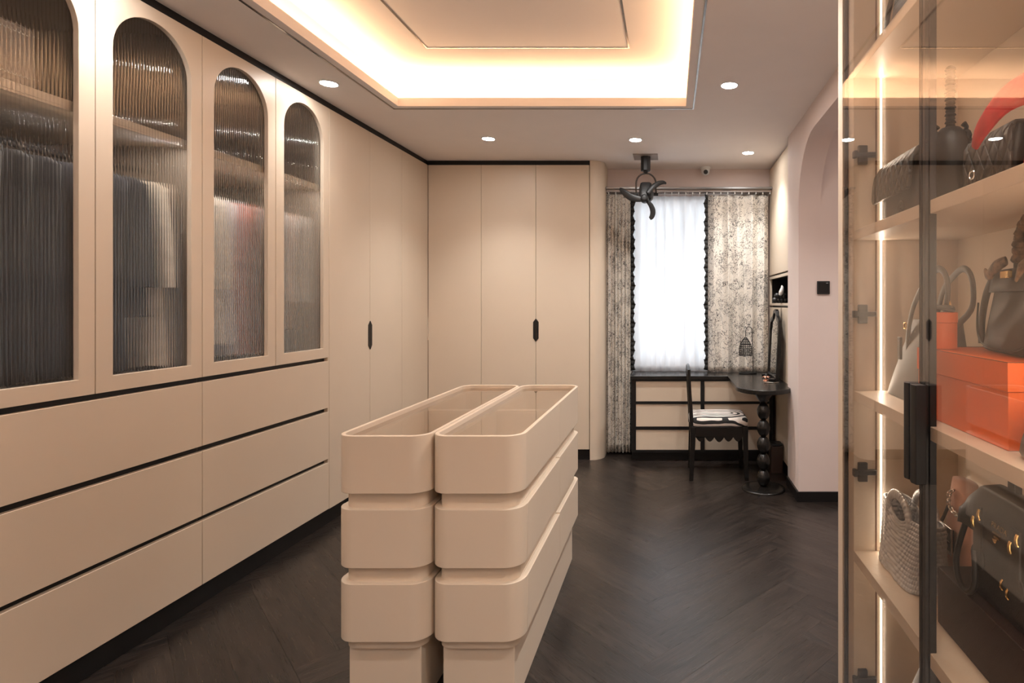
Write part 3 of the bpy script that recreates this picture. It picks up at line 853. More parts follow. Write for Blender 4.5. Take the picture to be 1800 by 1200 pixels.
# lamp with woven cage shade
t = thing('table_lamp', 'black wire table lamp with woven cage shade hanging from a hooked stem', 'lamp', (.655, 4.82, .70))
lx, ly = .655, 4.80
MB().tube([(lx + .070 * math.cos(a), ly + .042 * math.sin(a), .707) for a in [2 * PI * k / 36 for k in range(36)]], .0065, 8, True).build('base', M['black'], t, smooth=True)
MB().box(lx - .07, lx + .07, ly - .004, ly + .004, .701, .706).build('base_bar', M['black'], t)
stem = [P(1323, 655, ly), P(1324, 640, ly), P(1323, 610, ly), P(1322, 592, ly)]
for k in range(0, 11):
    a = PI * k / 10
    stem.append(P(1316.5 + 5.5 * math.cos(a), 582 - 8 * math.sin(a), ly))
stem.append(P(1310.5, 592, ly))
stem[0].z = .702
MB().tube(stem, .0032, 8).build('stem', M['black'], t, smooth=True)
sh = MB(); scx = P(1310.5, 592, ly)
zt_, zb_ = scx.z - .006, P(1310, 624, ly).z
def shr(f): return .010 + .040 * math.sin(min(1, f * 1.6) * PI / 2) + .004 * f
for k in range(18):
    a = 2 * PI * k / 18
    pth = []
    for j in range(9):
        f = j / 8; rr_ = shr(f) + .0022 * (-1) ** (k + j)
        pth.append((scx.x + rr_ * math.cos(a), scx.y + rr_ * math.sin(a), zt_ - (zt_ - zb_) * f))
    sh.tube(pth, .0016, 5)
for j in range(9):
    f = j / 8
    sh.tube([(scx.x + shr(f) * math.cos(a), scx.y + shr(f) * math.sin(a), zt_ - (zt_ - zb_) * f) for a in [2 * PI * k / 24 for k in range(24)]], .0034 if j in (3, 8) else .0022, 5, True)
sh.build('lamp_shade', M['black'], t, smooth=True)

# vanity mirror leaning at the wall
t = thing('vanity_mirror', 'black crested vanity mirror standing on the desk against the tall cabinet', 'mirror', (.80, 4.45, .70), 0)
y0, y1 = 4.27, 4.66; ymid = (y0 + y1) / 2
def crest(inset=0):
    a, b = y0 + inset, y1 - inset; hw = (b - a) / 2
    pts = [(a, .703 + inset), (b, .703 + inset), (b, 1.10 - inset * .5)]
    shp = [(1, 1.10), (.93, 1.125), (.90, 1.165), (.62, 1.185), (.40, 1.20), (.30, 1.232), (.15, 1.243), (0, 1.247)]
    pts += [(ymid + hw * f, z - inset) for f, z in shp[1:]] + [(ymid - hw * f, z - inset) for f, z in shp[-2::-1]]
    return pts
lean = .018
def fl(a, b, c): return (.792 + c + (b - .70) * .05, a, b)
MB().plate(crest(), [crest(.03)], fl, .026).build('frame', M['blackwood'], t, bevel=.003)
MB().plate(crest(.029), [], lambda a, b, c: fl(a, b, c + .010), .004).build('mirror_plate', M['mirror'], t)
MB().plate(crest(.029), [], lambda a, b, c: fl(a, b, c + .0145), .006).build('backing', M['black'], t)
for yy in (4.305, 4.60): MB().box(.745, .822, yy, yy + .03, .7005, .722).build('foot', M['blackwood'], t, bevel=.003)

# small things on the desk
t = thing('trinket_stand', 'small rose copper flower trinket with dark bud on the desk beside the mirror', 'trinket', (.725, 4.42, .70))
fx, fy = .735, 4.36
MB().lathe([(.001, 0), (.024, 0), (.022, .006), (.006, .010), (.005, .03), (.001, .031)], (fx, fy, .7003), 18).build('stem', M['copper'], t, smooth=True)
for k in range(6):
    a = 2 * PI * k / 6
    MB().tube([(fx + .004 * math.cos(a), fy + .004 * math.sin(a), .728), (fx + .018 * math.cos(a), fy + .018 * math.sin(a), .732), (fx + .032 * math.cos(a), fy + .032 * math.sin(a), .726)], [.005, .009, .002], 8, flat=((0, 0, 1), .4)).build('petal', M['copper'], t, smooth=True)
MB().lathe([(.001, .026), (.010, .032), (.009, .045), (.001, .058)], (fx, fy, .70), 14).build('bud', M['blackplastic'], t, smooth=True, angle=180)
o = MB().tube([(.735 + .006 * math.sin(k), 4.28 - .0 + .012 * k * .0 + .010 * math.cos(k * 2), .7045) if False else (.70 + .012 * k, 4.22 + .012 * math.sin(k * .9), .7045) for k in range(10)], .004, 6).build('bead_bracelet', M['silver'], None, smooth=True)
tag(o, 'silver bead bracelet lying on the desk in front of the mirror foot', 'bracelet')

# bin
t = thing('waste_bin', 'small dark brown bin with round black lid on the floor behind the pedestal', 'bin', (.80, 4.42, 0))
MB().prism(rrect(.765, .862, 4.32, 4.44, .02, 5), 'z', 0, .205).build('bin_body', mat('dark_brown_plastic', (.045, .028, .022), .35), t, smooth=True, bevel=.004)
MB().prism(rrect(.768, .859, 4.323, 4.437, .02, 5), 'z', .206, .222).build('lid', M['blackplastic'], t, smooth=True, bevel=.006)

# tall corner cabinet on the right
t = thing('tall_cabinet', 'tall beige corner cabinet with upper door, black open niche and lower door', 'cabinet', (1.0, 4.52, 0))
cb = MB()
cb.box(.892, 1.20, 4.052, 4.07, .085, 2.462); cb.box(.892, 1.20, 4.97, 4.988, .085, 2.462); cb.box(1.19, 1.20, 4.07, 4.97, .085, 2.462)
cb.box(.892, 1.19, 4.07, 4.97, 2.445, 2.462); cb.box(.892, 1.19, 4.07, 4.97, .085, .10)
cb.build('carcass', M['cab'], t)
box('side_panel', M['cab'], t, .868, .8915, 4.052, 4.072, .085, 2.462, .001)
box('door', M['cab'], t, .870, .8915, 4.074, 4.985, 1.536, 2.458, .0015)
box('door', M['cab'], t, .870, .8915, 4.074, 4.985, .086, 1.258, .0015)
gm = MB(); gm.box(.896, 1.0, 4.074, 4.97, 1.525, 1.536); gm.box(.896, 1.0, 4.074, 4.97, 1.258, 1.274)
gm.build('groove', M['black'], t)
nf = MB().plate([(4.074, 1.275), (4.985, 1.275), (4.985, 1.522), (4.074, 1.522)], [[(4.098, 1.294), (4.965, 1.294), (4.965, 1.500), (4.098, 1.500)]], lambda a, b, c: (.870 + c, a, b), .02)
nf.build('niche_frame', M['cab'], t, bevel=.001)
nb = MB(); nb.box(.8905, 1.15, 4.085, 4.098, 1.282, 1.512); nb.box(.8905, 1.15, 4.965, 4.972, 1.282, 1.512); nb.box(.8905, 1.15, 4.098, 4.965, 1.282, 1.294)
nb.box(.8905, 1.15, 4.098, 4.965, 1.500, 1.512); nb.box(1.14, 1.15, 4.098, 4.965, 1.294, 1.500)
nb.build('niche', M['black'], t)
box('toe_kick', M['black'], t, .876, 1.19, 4.052, 4.98, 0, .0845, 0)
# figurine and balls in the niche
t = thing('bird_figurine', 'small white bird figurine perched in the black niche of the corner cabinet', 'figurine', (.93, 4.40, 1.345))
q0 = P(1373, 512, 4.43)
def fig(px, py): return P(px, py, 4.43)
MB().tube([fig(1371, 519), fig(1373, 514), fig(1374.5, 509), fig(1375, 505), fig(1374, 501.5)], [.010, .019, .016, .011, .004], 12).build('body', M['white'], t, smooth=True)
MB().tube([fig(1371.5, 513), fig(1369.5, 511)], [.006, .0015], 8).build('beak', M['white'], t, smooth=True)
k = 0
for py, row in ((527.5, (1362, 1368, 1374, 1380.5)), (521.5, (1366, 1371.5, 1377.5))):
    for px_ in row:
        c = P(px_, py, 4.45)
        lab = 'glossy black ball in the corner cabinet niche, %s' % ('first from left in the lower row', 'second from left in the lower row', 'third from left in the lower row', 'fourth from left in the lower row', 'left one of the upper row', 'middle one of the upper row', 'right one of the upper row')[k]
        hz = 1.2945 + .0215 if py > 525 else 1.2945 + .056
        o = MB().lathe([(.0008, .0225)] + [(.0225 * math.sin(PI * i / 12), .0225 * math.cos(PI * i / 12)) for i in range(1, 12)] + [(.0008, -.0225)], (c.x, c.y, hz), 18).build('ball', M['blackplastic'] if k else M['blackplastic'], None, smooth=True, angle=180)
        tag(o, lab, 'ball', 'black balls in the niche'); k += 1

# switch, camera, fan
t = thing('light_switch', 'square black light switch on the blush wall in the arched passage', 'switch', (1.0, 3.70, 1.395))
MB().box(.957, 1.040, 3.702, 3.7118, 1.352, 1.437).build('plate', M['blackplastic'], t, bevel=.003)
MB().box(.966, 1.031, 3.699, 3.702, 1.361, 1.428).build('rocker', M['black'], t, bevel=.001)
MB().box(1.014, 1.028, 3.6985, 3.699, 1.4225, 1.4245).build('indicator', M['white'], t)

t = thing('security_camera', 'small white dome security camera with black lens under the ceiling over the right curtain', 'camera', (.305, 4.93, CEIL))
q = P(1240, 302, 4.93)
MB().lathe([(.001, 0), (.044, 0), (.044, -.010), (.041, -.016), (.001, -.016)], (q.x, 4.93, CEIL - .0005), 28).build('base', M['white'], t, smooth=True)
MB().lathe([(.001, -.012), (.037, -.014), (.037, -.035), (.033, -.052), (.022, -.066), (.001, -.072)], (q.x, 4.93, CEIL), 28).build('dome', M['white'], t, smooth=True, angle=60)
MB().tube([(q.x + .001, 4.905, CEIL - .046), (q.x + .001, 4.889, CEIL - .050)], [.020, .018], 18).build('lens', M['blackplastic'], t, smooth=True)

t = thing('ceiling_fan', 'small black three blade fan hanging from the ceiling by the window', 'fan', (-.19, 4.58, CEIL))
FY = 4.56
c = P(1135, 300, FY)
MB().box(c.x - .098, c.x + .098, 4.485, 4.665, CEIL - .006, CEIL - .0005).build('mount_plate', M['plategrey'], t, bevel=.001)
zb = P(1135, 302.5, FY).z
pl = [(c.x + .041 * math.cos(2 * PI * k / 8 + PI / 8), FY + .041 * math.sin(2 * PI * k / 8 + PI / 8)) for k in range(8)]
MB().prism(pl, 'z', zb + .008, CEIL - .006).build('pole', M['blackplastic'], t, bevel=.004)
MB().lathe([(.001, .009), (.020, .008), (.016, -.004), (.010, -.010), (.001, -.011)], (c.x, FY, zb), 16).build('joint', M['blackplastic'], t, smooth=True)
yk = [P(1118.5, 341, FY), P(1118, 332, FY)]
for k in range(0, 13):
    a = PI - PI * k / 12
    yk.append(P(1135.5 + 17.3 * math.cos(a), 322 - 17.5 * math.sin(a), FY))
yk += [P(1153, 332, FY), P(1153.5, 341, FY)]
MB().tube(yk, .0068, 10).build('yoke', mat('bronze_black_tube', (.05, .037, .03), .35, metal=.5), t, smooth=True)
pv = MB()
for a, b in ((1115, 1122), (1149, 1157)):
    pv.tube([P(a, 341.5, FY), P(b, 341.5, FY)], .012, 12)
pv.build('pivot', M['blackplastic'], t, smooth=True)
mc = P(1136, 337, FY)
MB().loft([(P(0, 321, FY).z, .034, .030, 4, mc.x - .002, FY + .005), (P(0, 322.5, FY).z, .044, .040, 4, mc.x - .002, FY + .005), (P(0, 331, FY).z, .053, .050, 4, mc.x - .002, FY), (P(0, 342, FY).z, .058, .060, 4, mc.x, FY - .01),
           (P(0, 350, FY).z, .055, .055, 4, mc.x, FY - .02), (P(0, 355, FY).z, .035, .035, 4, mc.x, FY - .02)]).build('motor', M['blackplastic'], t, smooth=True, bevel=.003)
hb = P(1133, 348.5, FY - .10)
MB().tube([(hb.x, FY - .06, hb.z), (hb.x, FY - .105, hb.z), (hb.x, FY - .125, hb.z), (hb.x, FY - .130, hb.z)], [.034, .032, .022, .010], 20).build('hub', M['blackplastic'], t, smooth=True)
FB = FY - .095
for pth, rad in (([(1129, 350), (1120, 349), (1110, 346.5), (1101, 341), (1094, 335), (1089.5, 331)], [.020, .026, .030, .027, .020, .008]),
                 ([(1138, 340), (1143, 334), (1150, 327), (1158, 322), (1166, 320.5), (1171, 322.5)], [.018, .022, .023, .020, .015, .006]),
                 ([(1138, 354), (1143.5, 360), (1147, 368), (1147.5, 375), (1145.5, 381), (1142.5, 384)], [.012, .019, .022, .022, .020, .014])):
    pts = [P(a, b, FB + .006 * i) for i, (a, b) in enumerate(pth)]
    MB().tube(pts, rad, 14, flat=((.25, .97, 0), .35)).build('blade', M['blackplastic'], t, smooth=True, angle=180)
# ================================================================== glass display cabinet on the right
XF, XS, XB = .513, .526, .836
YE, YFAR, YNEAR = 1.630, 1.739, .60
t = thing('display_cabinet', 'tall beige bag cabinet with black framed bronze glass doors and lit shelves', 'cabinet', (.68, 1.15, 0))
cb = MB()
cb.box(XS, XB, YE, YFAR, .0, 2.464); cb.box(XS, XB, YNEAR - .02, YNEAR, .0, 2.464)
cb.box(XB - .012, XB - .001, YNEAR, YE, .0, 2.464); cb.box(XS, XB - .012, YNEAR, YE, 2.44, 2.464); cb.box(XS, XB - .012, YNEAR, YE, .08, .105)
cb.build('carcass', M['cab'], t, bevel=.001)
box('filler_strip', M['cab'], t, .5135, XS - .0005, 1.6945, YFAR, 0, 2.464, .001)
SH = [(1.934, 1.962), (1.470, 1.498), (1.012, 1.040), (.552, .582)]
for z0, z1 in SH: box('shelf', M['cab'], t, XS, XB - .0125, YNEAR + .001, YE - .001, z0, z1, .001)
MB().box(XS + .01, XS + .012, YE - .0012, YE - .0002, .11, 2.43)
# light lines
for y0, y1 in ((YE - .004, YE - .0005),):
    MB().box((.601), .606, y0, y1, .106, 2.439).build('led_strip', M['led'], t)
    MB().box(.588, .5915, y0 + .002, y1, .106, 2.439).build('reveal', M['orange_edge'], t)
l = bpy.data.lights.new('near_fill_light', 'AREA'); l.shape = 'RECTANGLE'; l.size = 2.2; l.size_y = .012; l.energy = 6.5; l.color = (1.0, .85, .70)  # added fill light at the unseen near end, brightens the bags
lo = bpy.data.objects.new('near_fill_light', l); COL.objects.link(lo); lo.location = (.603, YNEAR + .006, 1.27); lo.rotation_euler = Matrix(((0, 1, 0), (0, 0, -1), (-1, 0, 0))).to_euler()
l = bpy.data.lights.new('far_led_light', 'AREA'); l.shape = 'RECTANGLE'; l.size = 2.2; l.size_y = .008; l.energy = 2.0; l.color = (1.0, .85, .70)
lo = bpy.data.objects.new('far_led_light', l); COL.objects.link(lo); lo.location = (.6035, YE - .0052, 1.27); lo.rotation_euler = Matrix(((0, 1, 0), (0, 0, 1), (1, 0, 0))).to_euler()
MB().box(.598, .608, YNEAR + .0005, YNEAR + .004, .106, 2.439).build('led_strip', M['led'], t)  # unseen glowing strip, added to go with the near fill light
tk = MB().box(XS + .012, XB, YNEAR, YFAR - .02, 0, .08)
# glass doors
def gdoor(y0, y1, hinge):
    fr = MB()
    zb, zt = .02, 2.455
    d = .020
    fr.box(XF + .004, XF + .0042 + .0075, y0, y0 + .012, zb, zt); fr.box(XF + .004, XF + .0117, y1 - .012, y1, zb, zt)
    fr.box(XF + .004, XF + .0117, y0 + .012, y1 - .012, zb, zb + .014); fr.box(XF + .004, XF + .0117, y0 + .012, y1 - .012, zt - .014, zt)
    o = fr.build('door', M['blackmetal'], t, bevel=.0008)
    MB().box(XF - .0005, XF + .0038, y0 + .0005, y1 - .0005, zb, zt).build('glass_pane', M['bronze'], o)
    # the velvet seal behind the frame
    sm = MB(); sm.box(XF + .0117, XS - .001, y0 + .001, y0 + .010, zb, zt) if not hinge else sm.box(XF + .0117, XS - .001, y0 + .001, y0 + .010, zb, zt)
    sm.build('seal', M['black'], o)
    return o
d1 = gdoor(1.170, 1.693, 1); d2 = gdoor(.645, 1.166, 0)
MB().box(XF + .012, XF + .026, 1.150, 1.165, .02, 2.455).build('stile', M['blackmetal'], d2, bevel=.001)
MB().box(XF + .012, XF + .030, 1.678, 1.6925, .02, 2.455).build('stile', M['blackmetal'], d1, bevel=.001)
hz0, hz1 = 1.288 - .309 * 1.17, 1.288 - .139 * 1.17
for dd_, y0, y1 in ((d1, 1.1705, 1.196), (d2, 1.136, 1.1655)):
    MB().prism([(XF - .001, y0), (XF - .022, y0), (XF - .026, (y0 + y1) / 2), (XF - .022, y1), (XF - .001, y1)], 'z', hz0, hz1).build('handle', M['black'], dd_, bevel=.0012)
for pz in (1.712, 1.259, .809, .219):
    hm = MB()
    hm.box(.520, .586, YE - .018, YE - .004, pz - .007, pz + .007); hm.box(.536, .562, YE - .014, YE - .001, pz - .027, pz + .027)
    hm.box(.520, .530, YE - .024, YE - .004, pz - .010, pz + .010)
    hm.build('hinge', M['blackplastic'], d1, bevel=.002)

# ------------------------------------------------------------------ bags
def put(name, label, cat, x, y, z, rz=0.0):
    o = thing(name, label, cat, (x, y, z)); OFF[o.name] = Vector((0, 0, 0)); o.rotation_euler = (0, 0, rz); return o
# local axes of every bag: x runs along the shelf towards the near end, -y faces the glass, z is up
RZ = -PI / 2
def bx(m, name, parent, x0, x1, y0, y1, z0, z1, bevel=.002): return MB().box(x0, x1, y0, y1, z0, z1).build(name, m, parent, bevel=bevel, local=True)
def pouch(name, m, parent, L, D, Hh, e=5, belly=1.08, topf=.82, topd=.45, seg=44, n=9, lean=0.0):
    secs = [(0.0005, L * .47, D * .40, e), (.004, L * .495, D * .47, e)]
    for k in range(1, n + 1):
        f = k / n
        wl = L / 2 * (1 + (topf - 1) * f) * (1 + (belly - 1) * math.sin(PI * f))
        wd = D / 2 * (1 + (topd - 1) * f ** 1.3) * (1 + .12 * math.sin(PI * f))
        secs.append((Hh * f, wl, wd, e, 0, lean * f))
    secs.append((Hh * 1.015, L / 2 * topf * .9, D / 2 * topd * .5, e, 0, lean))
    return MB().loft(secs, seg).build(name, m, parent, smooth=True, angle=70, local=True)
def handle(name, m, parent, x0, x1, y, z0, hgt, r, sag=1.0, n=14, flat=None, wob=0):
    pth = []
    for k in range(n + 1):
        a = PI * k / n
        pth.append(((x0 + x1) / 2 - (x1 - x0) / 2 * math.cos(a), y + wob * math.sin(a), z0 + hgt * math.sin(a) ** sag))
    return MB().tube(pth, r, 10, flat=flat).build(name, m, parent, smooth=True, local=True)
def ring(name, m, parent, c, r, th, axis='y', n=20):
    pts = []
    for k in range(n):
        a = 2 * PI * k / n; u, v = r * math.cos(a), r * math.sin(a)
        pts.append({'y': (c[0] + u, c[1], c[2] + v), 'x': (c[0], c[1] + u, c[2] + v), 'z': (c[0] + u, c[1] + v, c[2])}[axis])
    return MB().tube(pts, th, 7, True).build(name, m, parent, smooth=True, local=True)

# top shelf
b = put('shoulder_bag', 'black bag on the topmost shelf of the glass cabinet, only its lower corner in view', 'bag', .64, 1.40, 1.9625, RZ)
pouch('body', M['leather'], b, .26, .12, .24)
handle('handle', M['leather'], b, -.07, .07, 0, .235, .10, .008)
MB().tube([(-.125, -.03, .20), (-.150, -.045, .12), (-.158, -.05, .05), (-.150, -.05, .006)], .007, 8).build('strap', M['leather'], b, smooth=True, local=True)
ring('ring', M['silver'], b, (.06, -.060, .06), .012, .0025)

# second shelf
Z2 = 1.4985
b = put('quilted_bag', 'quilted black flap bag with round embossed emblem, far end of the second shelf', 'bag', .625, 1.475, Z2, RZ)
pouch('body', M['leather_brown'], b, .225, .075, .15, 7, 1.0, .98, .75)
fl_ = []
for k, (y, z) in enumerate(((.032, .158), (.0, .172), (-.035, .168), (-.052, .142), (-.058, .100), (-.059, .066))):
    fl_.append([(x * (1.05 if k > 1 else 1.0), y - .004 * math.cos(PI * x / .25), z + (.012 if abs(x) > .11 and k == 5 else 0)) for x in [-.118 + .236 * q / 24 for q in range(25)]])
vs = [p for r_ in fl_ for p in r_]
fs = [(j * 25 + i, j * 25 + i + 1, (j + 1) * 25 + i + 1, (j + 1) * 25 + i) for j in range(5) for i in range(24)]
o = MB().add(vs, fs).build('flap', M['quilt'], b, smooth=True, angle=180, local=True)
s_ = o.modifiers.new('thick', 'SOLIDIFY'); s_.thickness = .008
em = ring('emblem', M['leather_brown'], b, (.045, -.045, .033), .017, .0016)
MB().tube([(.038, -.045, .023), (.038, -.045, .043), (.047, -.045, .043), (.052, -.045, .038), (.047, -.045, .033), (.038, -.045, .033), (.052, -.045, .023)], .0016, 6).build('monogram', M['leather_brown'], em, smooth=True, local=True)
mb = MB()
for k in range(9):
    c0 = (-.105 + .013 * k, .01, .172 + .003 * (k % 2)); 
    mb.tube([(c0[0] + .010 * math.cos(a), c0[1] + .006 * math.sin(a) * (k % 2), c0[2] + .006 * math.sin(a) * ((k + 1) % 2) + .003) for a in [2 * PI * q / 10 for q in range(10)]], .0022, 5, True)
mb.build('chain', M['blackmetal'], b, smooth=True, local=True)

b = put('bucket_bag', 'round black bag with ruffled edges and one upright braided handle', 'bag', .735, 1.49, Z2, RZ)
b.location = (.628, 1.275, Z2); b.rotation_euler = (0, 0, -.45)
MB().loft([(z, r_, r_ * .95, 2.3) for r_, z in ((.038, .0005), (.043, .006), (.047, .04), (.0485, .08), (.047, .115), (.042, .145), (.033, .168), (.020, .182), (.006, .187))], 36).build('body', M['leather'], b, smooth=True, angle=180, local=True)
rf = MB()
for s2 in (-1, 1):
    rr = []
    for k in range(26):
        f = k / 25; a = PI * f
        rr.append((s2 * (.049 * (1 - .50 * f ** 3) + .002 + .003 * math.sin(k * 2.4)), -.014 + .005 * math.sin(k * 1.7), .02 + .165 * f))
    rf.tube(rr, [.004 + .003 * abs(math.sin(k * 1.3)) for k in range(26)], 7)
rf.build('ruffle', M['dark_fur'], b, smooth=True, local=True)
rf = MB()
for k in range(16):
    z = .183 + .0085 * k
    rf.loft([(z, .006, .006, 2), (z + .003, .0105 + .002 * (k % 2), .0095, 2), (z + .008, .0095, .0105 - .002 * (k % 2), 2), (z + .0113, .006, .006, 2)], 12)
rf.build('handle', M['dark_fur'], b, smooth=True, local=True)

b = put('quilted_bag', 'quilted grey black flap bag with silver clasp beside the red bag', 'bag', .655, 1.098, Z2, RZ)
pouch('body', M['leather'], b, .160, .085, .118, 8, 1.0, .98, .85)
fl_ = []
for k, (y, z) in enumerate(((.040, .116), (.0, .123), (-.038, .120), (-.047, .105), (-.049, .06), (-.049, .012))):
    fl_.append([(x, y, z) for x in [-.081 + .162 * q / 16 for q in range(17)]])
vs = [p for r_ in fl_ for p in r_]
fs = [(j * 17 + i, j * 17 + i + 1, (j + 1) * 17 + i + 1, (j + 1) * 17 + i) for j in range(5) for i in range(16)]
o = MB().add(vs, fs).build('flap', M['quilt2'], b, smooth=True, angle=180, local=True)
s_ = o.modifiers.new('thick', 'SOLIDIFY'); s_.thickness = .007
cl = MB()
for s2 in (-1, 1):
    cl.tube([(-.030 + s2 * .003 + s2 * .006 * math.cos(a), -.057, .045 + .008 * math.sin(a)) for a in [-2.2 + 4.4 * q / 12 for q in range(13)]], .0016, 6)
cl.build('clasp', M['silver'], b, smooth=True, local=True)

b = put('red_bag', 'bright red pebbled bag with draped red scarf handle on the second shelf', 'bag', .672, .930, Z2, RZ)
pouch('body', M['red'], b, .15, .12, .125, 5, 1.05, .95, .6)
MB().tube([(-.142, -.098, .085), (-.115, -.098, .112), (-.072, -.080, .150), (-.02, -.05, .162), (.04, -.03, .165), (.10, -.01, .14)], [.010, .020, .026, .030, .030, .02], 14, flat=((0, 1, 0), .45)).build('scarf', M['red'], b, smooth=True, local=True)
handle('handle', M['red'], b, -.06, .065, 0, .125, .10, .018)
bx(M['leather'], 'side_panel', b, -.128, -.092, -.045, .045, .001, .095, .006)

# third shelf
Z3 = 1.0405
b = put('tote_bag', 'taupe grey slouchy tote with long straps leaning at the far end of the third shelf', 'bag', .665, 1.465, Z3, RZ)
secs = []
for k in range(11):
    f = k / 10
    xl, xr = -.150 + .075 * f ** 1.2, .145 - .03 * f
    secs.append((.001 + .205 * f, (xr - xl) / 2, .060 * (1 - .62 * f) + .004, 5, (xl + xr) / 2, .012 * f))
MB().loft(secs, 44).build('body', M['leather_grey'], b, smooth=True, angle=70, local=True)
for k, (yy, cc) in enumerate(((-.028, 0), (.030, .02))):
    pth = [(-.062 + cc, yy, .10), (-.052 + cc, yy - .002, .17), (-.028 + cc, yy, .235), (.02, yy, .285), (.075, yy, .318), (.115, yy, .331), (.145, yy, .318), (.160, yy, .285), (.152, yy, .235), (.104, yy * .5, .19)]
    MB().tube(pth, .0085, 10, flat=((0, 1, 0), .6)).build('strap', M['leather_grey'], b, smooth=True, local=True)
ring('ring', M['gold'], b, (-.048, -.040, .19), .008, .002)
ring('ring', M['gold'], b, (.158, -.026, .245), .010, .0025)
bx(M['leather_grey'], 'tab', b, -.056, -.040, -.058, -.050, .10, .16)

def lidbox(name, label, x0, x1, y0, y1, z0, z1, lidh, m, me):
    t = thing(name, label, 'box', ((x0 + x1) / 2, (y0 + y1) / 2, z0))
    MB().box(x0 + .0025, x1 - .0025, y0 + .0025, y1 - .0025, z0, z1 - lidh).build('box_body', m, t, bevel=.001)
    MB().box(x0, x1, y0, y1, z1 - lidh + .0008, z1).build('lid', m, t, bevel=.001)
    e = MB(); w_ = .0022
    e.box(x0, x1, y0, y0 + w_, z1, z1 + .0009); e.box(x0, x1, y1 - w_, y1, z1, z1 + .0009); e.box(x0, x0 + w_, y0 + w_, y1 - w_, z1, z1 + .0009); e.box(x1 - w_, x1, y0 + w_, y1 - w_, z1, z1 + .0009)
    e.build('piping', me, t)
    return t
lidbox('orange_box', 'large rectangular orange card box with lid on the third shelf, carrying the dark handbag', .566, .822, .954, 1.305, Z3, 1.189, .050, M['orange'], M['orange_edge'])
t = thing('round_box', 'small round orange card box with lid standing on the large orange box', 'box', (.602, 1.262, 1.1905))
MB().lathe([(.001, 0), (.0315, 0), (.0315, .056), (.001, .056)], (.602, 1.262, 1.1905), 36).build('box_body', M['orange'], t, smooth=True)
MB().lathe([(.001, .0565), (.0328, .0565), (.0328, .079), (.001, .079)], (.602, 1.262, 1.1905), 36).build('lid', M['orange'], t, smooth=True, bevel=.001)
o = MB().tube([(.602 + .024 * math.cos(a) * (1 + .1 * math.sin(3 * a)), 1.262 + .024 * math.sin(a), 1.2775 + .003 * math.sin(2 * a)) for a in [2 * PI * k / 24 for k in range(24)]], .0058, 8, True).build('belt', M['leather_grey'], None, smooth=True)
tag(o, 'coiled taupe leather belt lying on the round orange box', 'belt')

b = put('handbag', 'dark brown top handle bag with gold turn lock and printed scarf wound round its handle', 'bag', .70, 1.085, 1.1905, RZ - .16)
secs = [(.0005, .132, .050, 6), (.006, .140, .058, 6)]
for k in range(1, 10):
    f = k / 9
    secs.append((.165 * f, .141 - .020 * f, .060 - .030 * f, 6))
secs.append((.168, .112, .022, 6))
MB().loft(secs, 48).build('body', M['leather_brown'], b, smooth=True, angle=60, local=True)
fl_ = []
for k, (y, z) in enumerate(((.024, .166), (0, .172), (-.030, .168), (-.038, .150), (-.043, .122))):
    fl_.append([(x, y, z) for x in [-.118 + .236 * q / 16 for q in range(17)]])
vs = [p for r_ in fl_ for p in r_]
fs = [(j * 17 + i, j * 17 + i + 1, (j + 1) * 17 + i + 1, (j + 1) * 17 + i) for j in range(4) for i in range(16)]
o = MB().add(vs, fs).build('flap', M['leather_brown'], b, smooth=True, angle=180, local=True)
s_ = o.modifiers.new('thick', 'SOLIDIFY'); s_.thickness = .004
bx(M['gold'], 'turn_lock', b, -.042, -.006, -.050, -.041, .148, .162, .001)
MB().tube([(-.118, -.030, .160), (-.136, -.040, .12), (-.150, -.045, .06), (-.150, -.045, .012)], .0125, 10, flat=((0, 1, 0), .5)).build('gusset', M['leather_brown'], b, smooth=True, local=True)
MB().tube([(-.150, -.052, .10), (-.140, -.058, .05), (-.11, -.063, .022), (-.06, -.066, .012), (.05, -.066, .010), (.12, -.062, .03)], .0022, 7).build('cord', M['leather'], b, smooth=True, local=True)
hd = handle('handle', M['leather_brown'], b, -.062, .062, -.008, .165, .098, .0085, .75, 22)
wr = MB()
for k in range(1, 21):
    a = PI * k / 21
    c_ = Vector((-.062 * math.cos(a), -.008, .165 + .098 * math.sin(a) ** .75))
    tn = Vector((.062 * math.sin(a), 0, .098 * .75 * math.sin(a) ** -.25 * math.cos(a))).normalized()
    wr.tube([c_ - tn * .0085, c_ - tn * .003, c_ + tn * .004, c_ + tn * .0085], [.0095, .0128 + .002 * (k % 2), .0128, .0095], 9)
wr.build('scarf_wrap', M['scarf'], hd, smooth=True, local=True)
MB().tube([(-.062, -.030, .185), (-.085, -.040, .175), (-.112, -.045, .158), (-.125, -.048, .172)], [.010, .014, .012, .004], 10, flat=((0, 1, 0), .5)).build('scarf_tail', M['scarf'], hd, smooth=True, local=True)
MB().tube([(.055, -.030, .185), (.045, -.046, .165), (.030, -.050, .14)], [.010, .012, .004], 10, flat=((0, 1, 0), .5)).build('scarf_tail', M['scarf'], hd, smooth=True, local=True)
b = put('grey_pouch', 'grey rounded leather pouch beside the large orange box, cut by the picture edge', 'bag', .60, .86, Z3, RZ)
pouch('body', M['leather_grey'], b, .15, .09, .085, 3, 1.1, .6, .5)
ring('ring', M['silver'], b, (.0, -.05, .06), .008, .002)

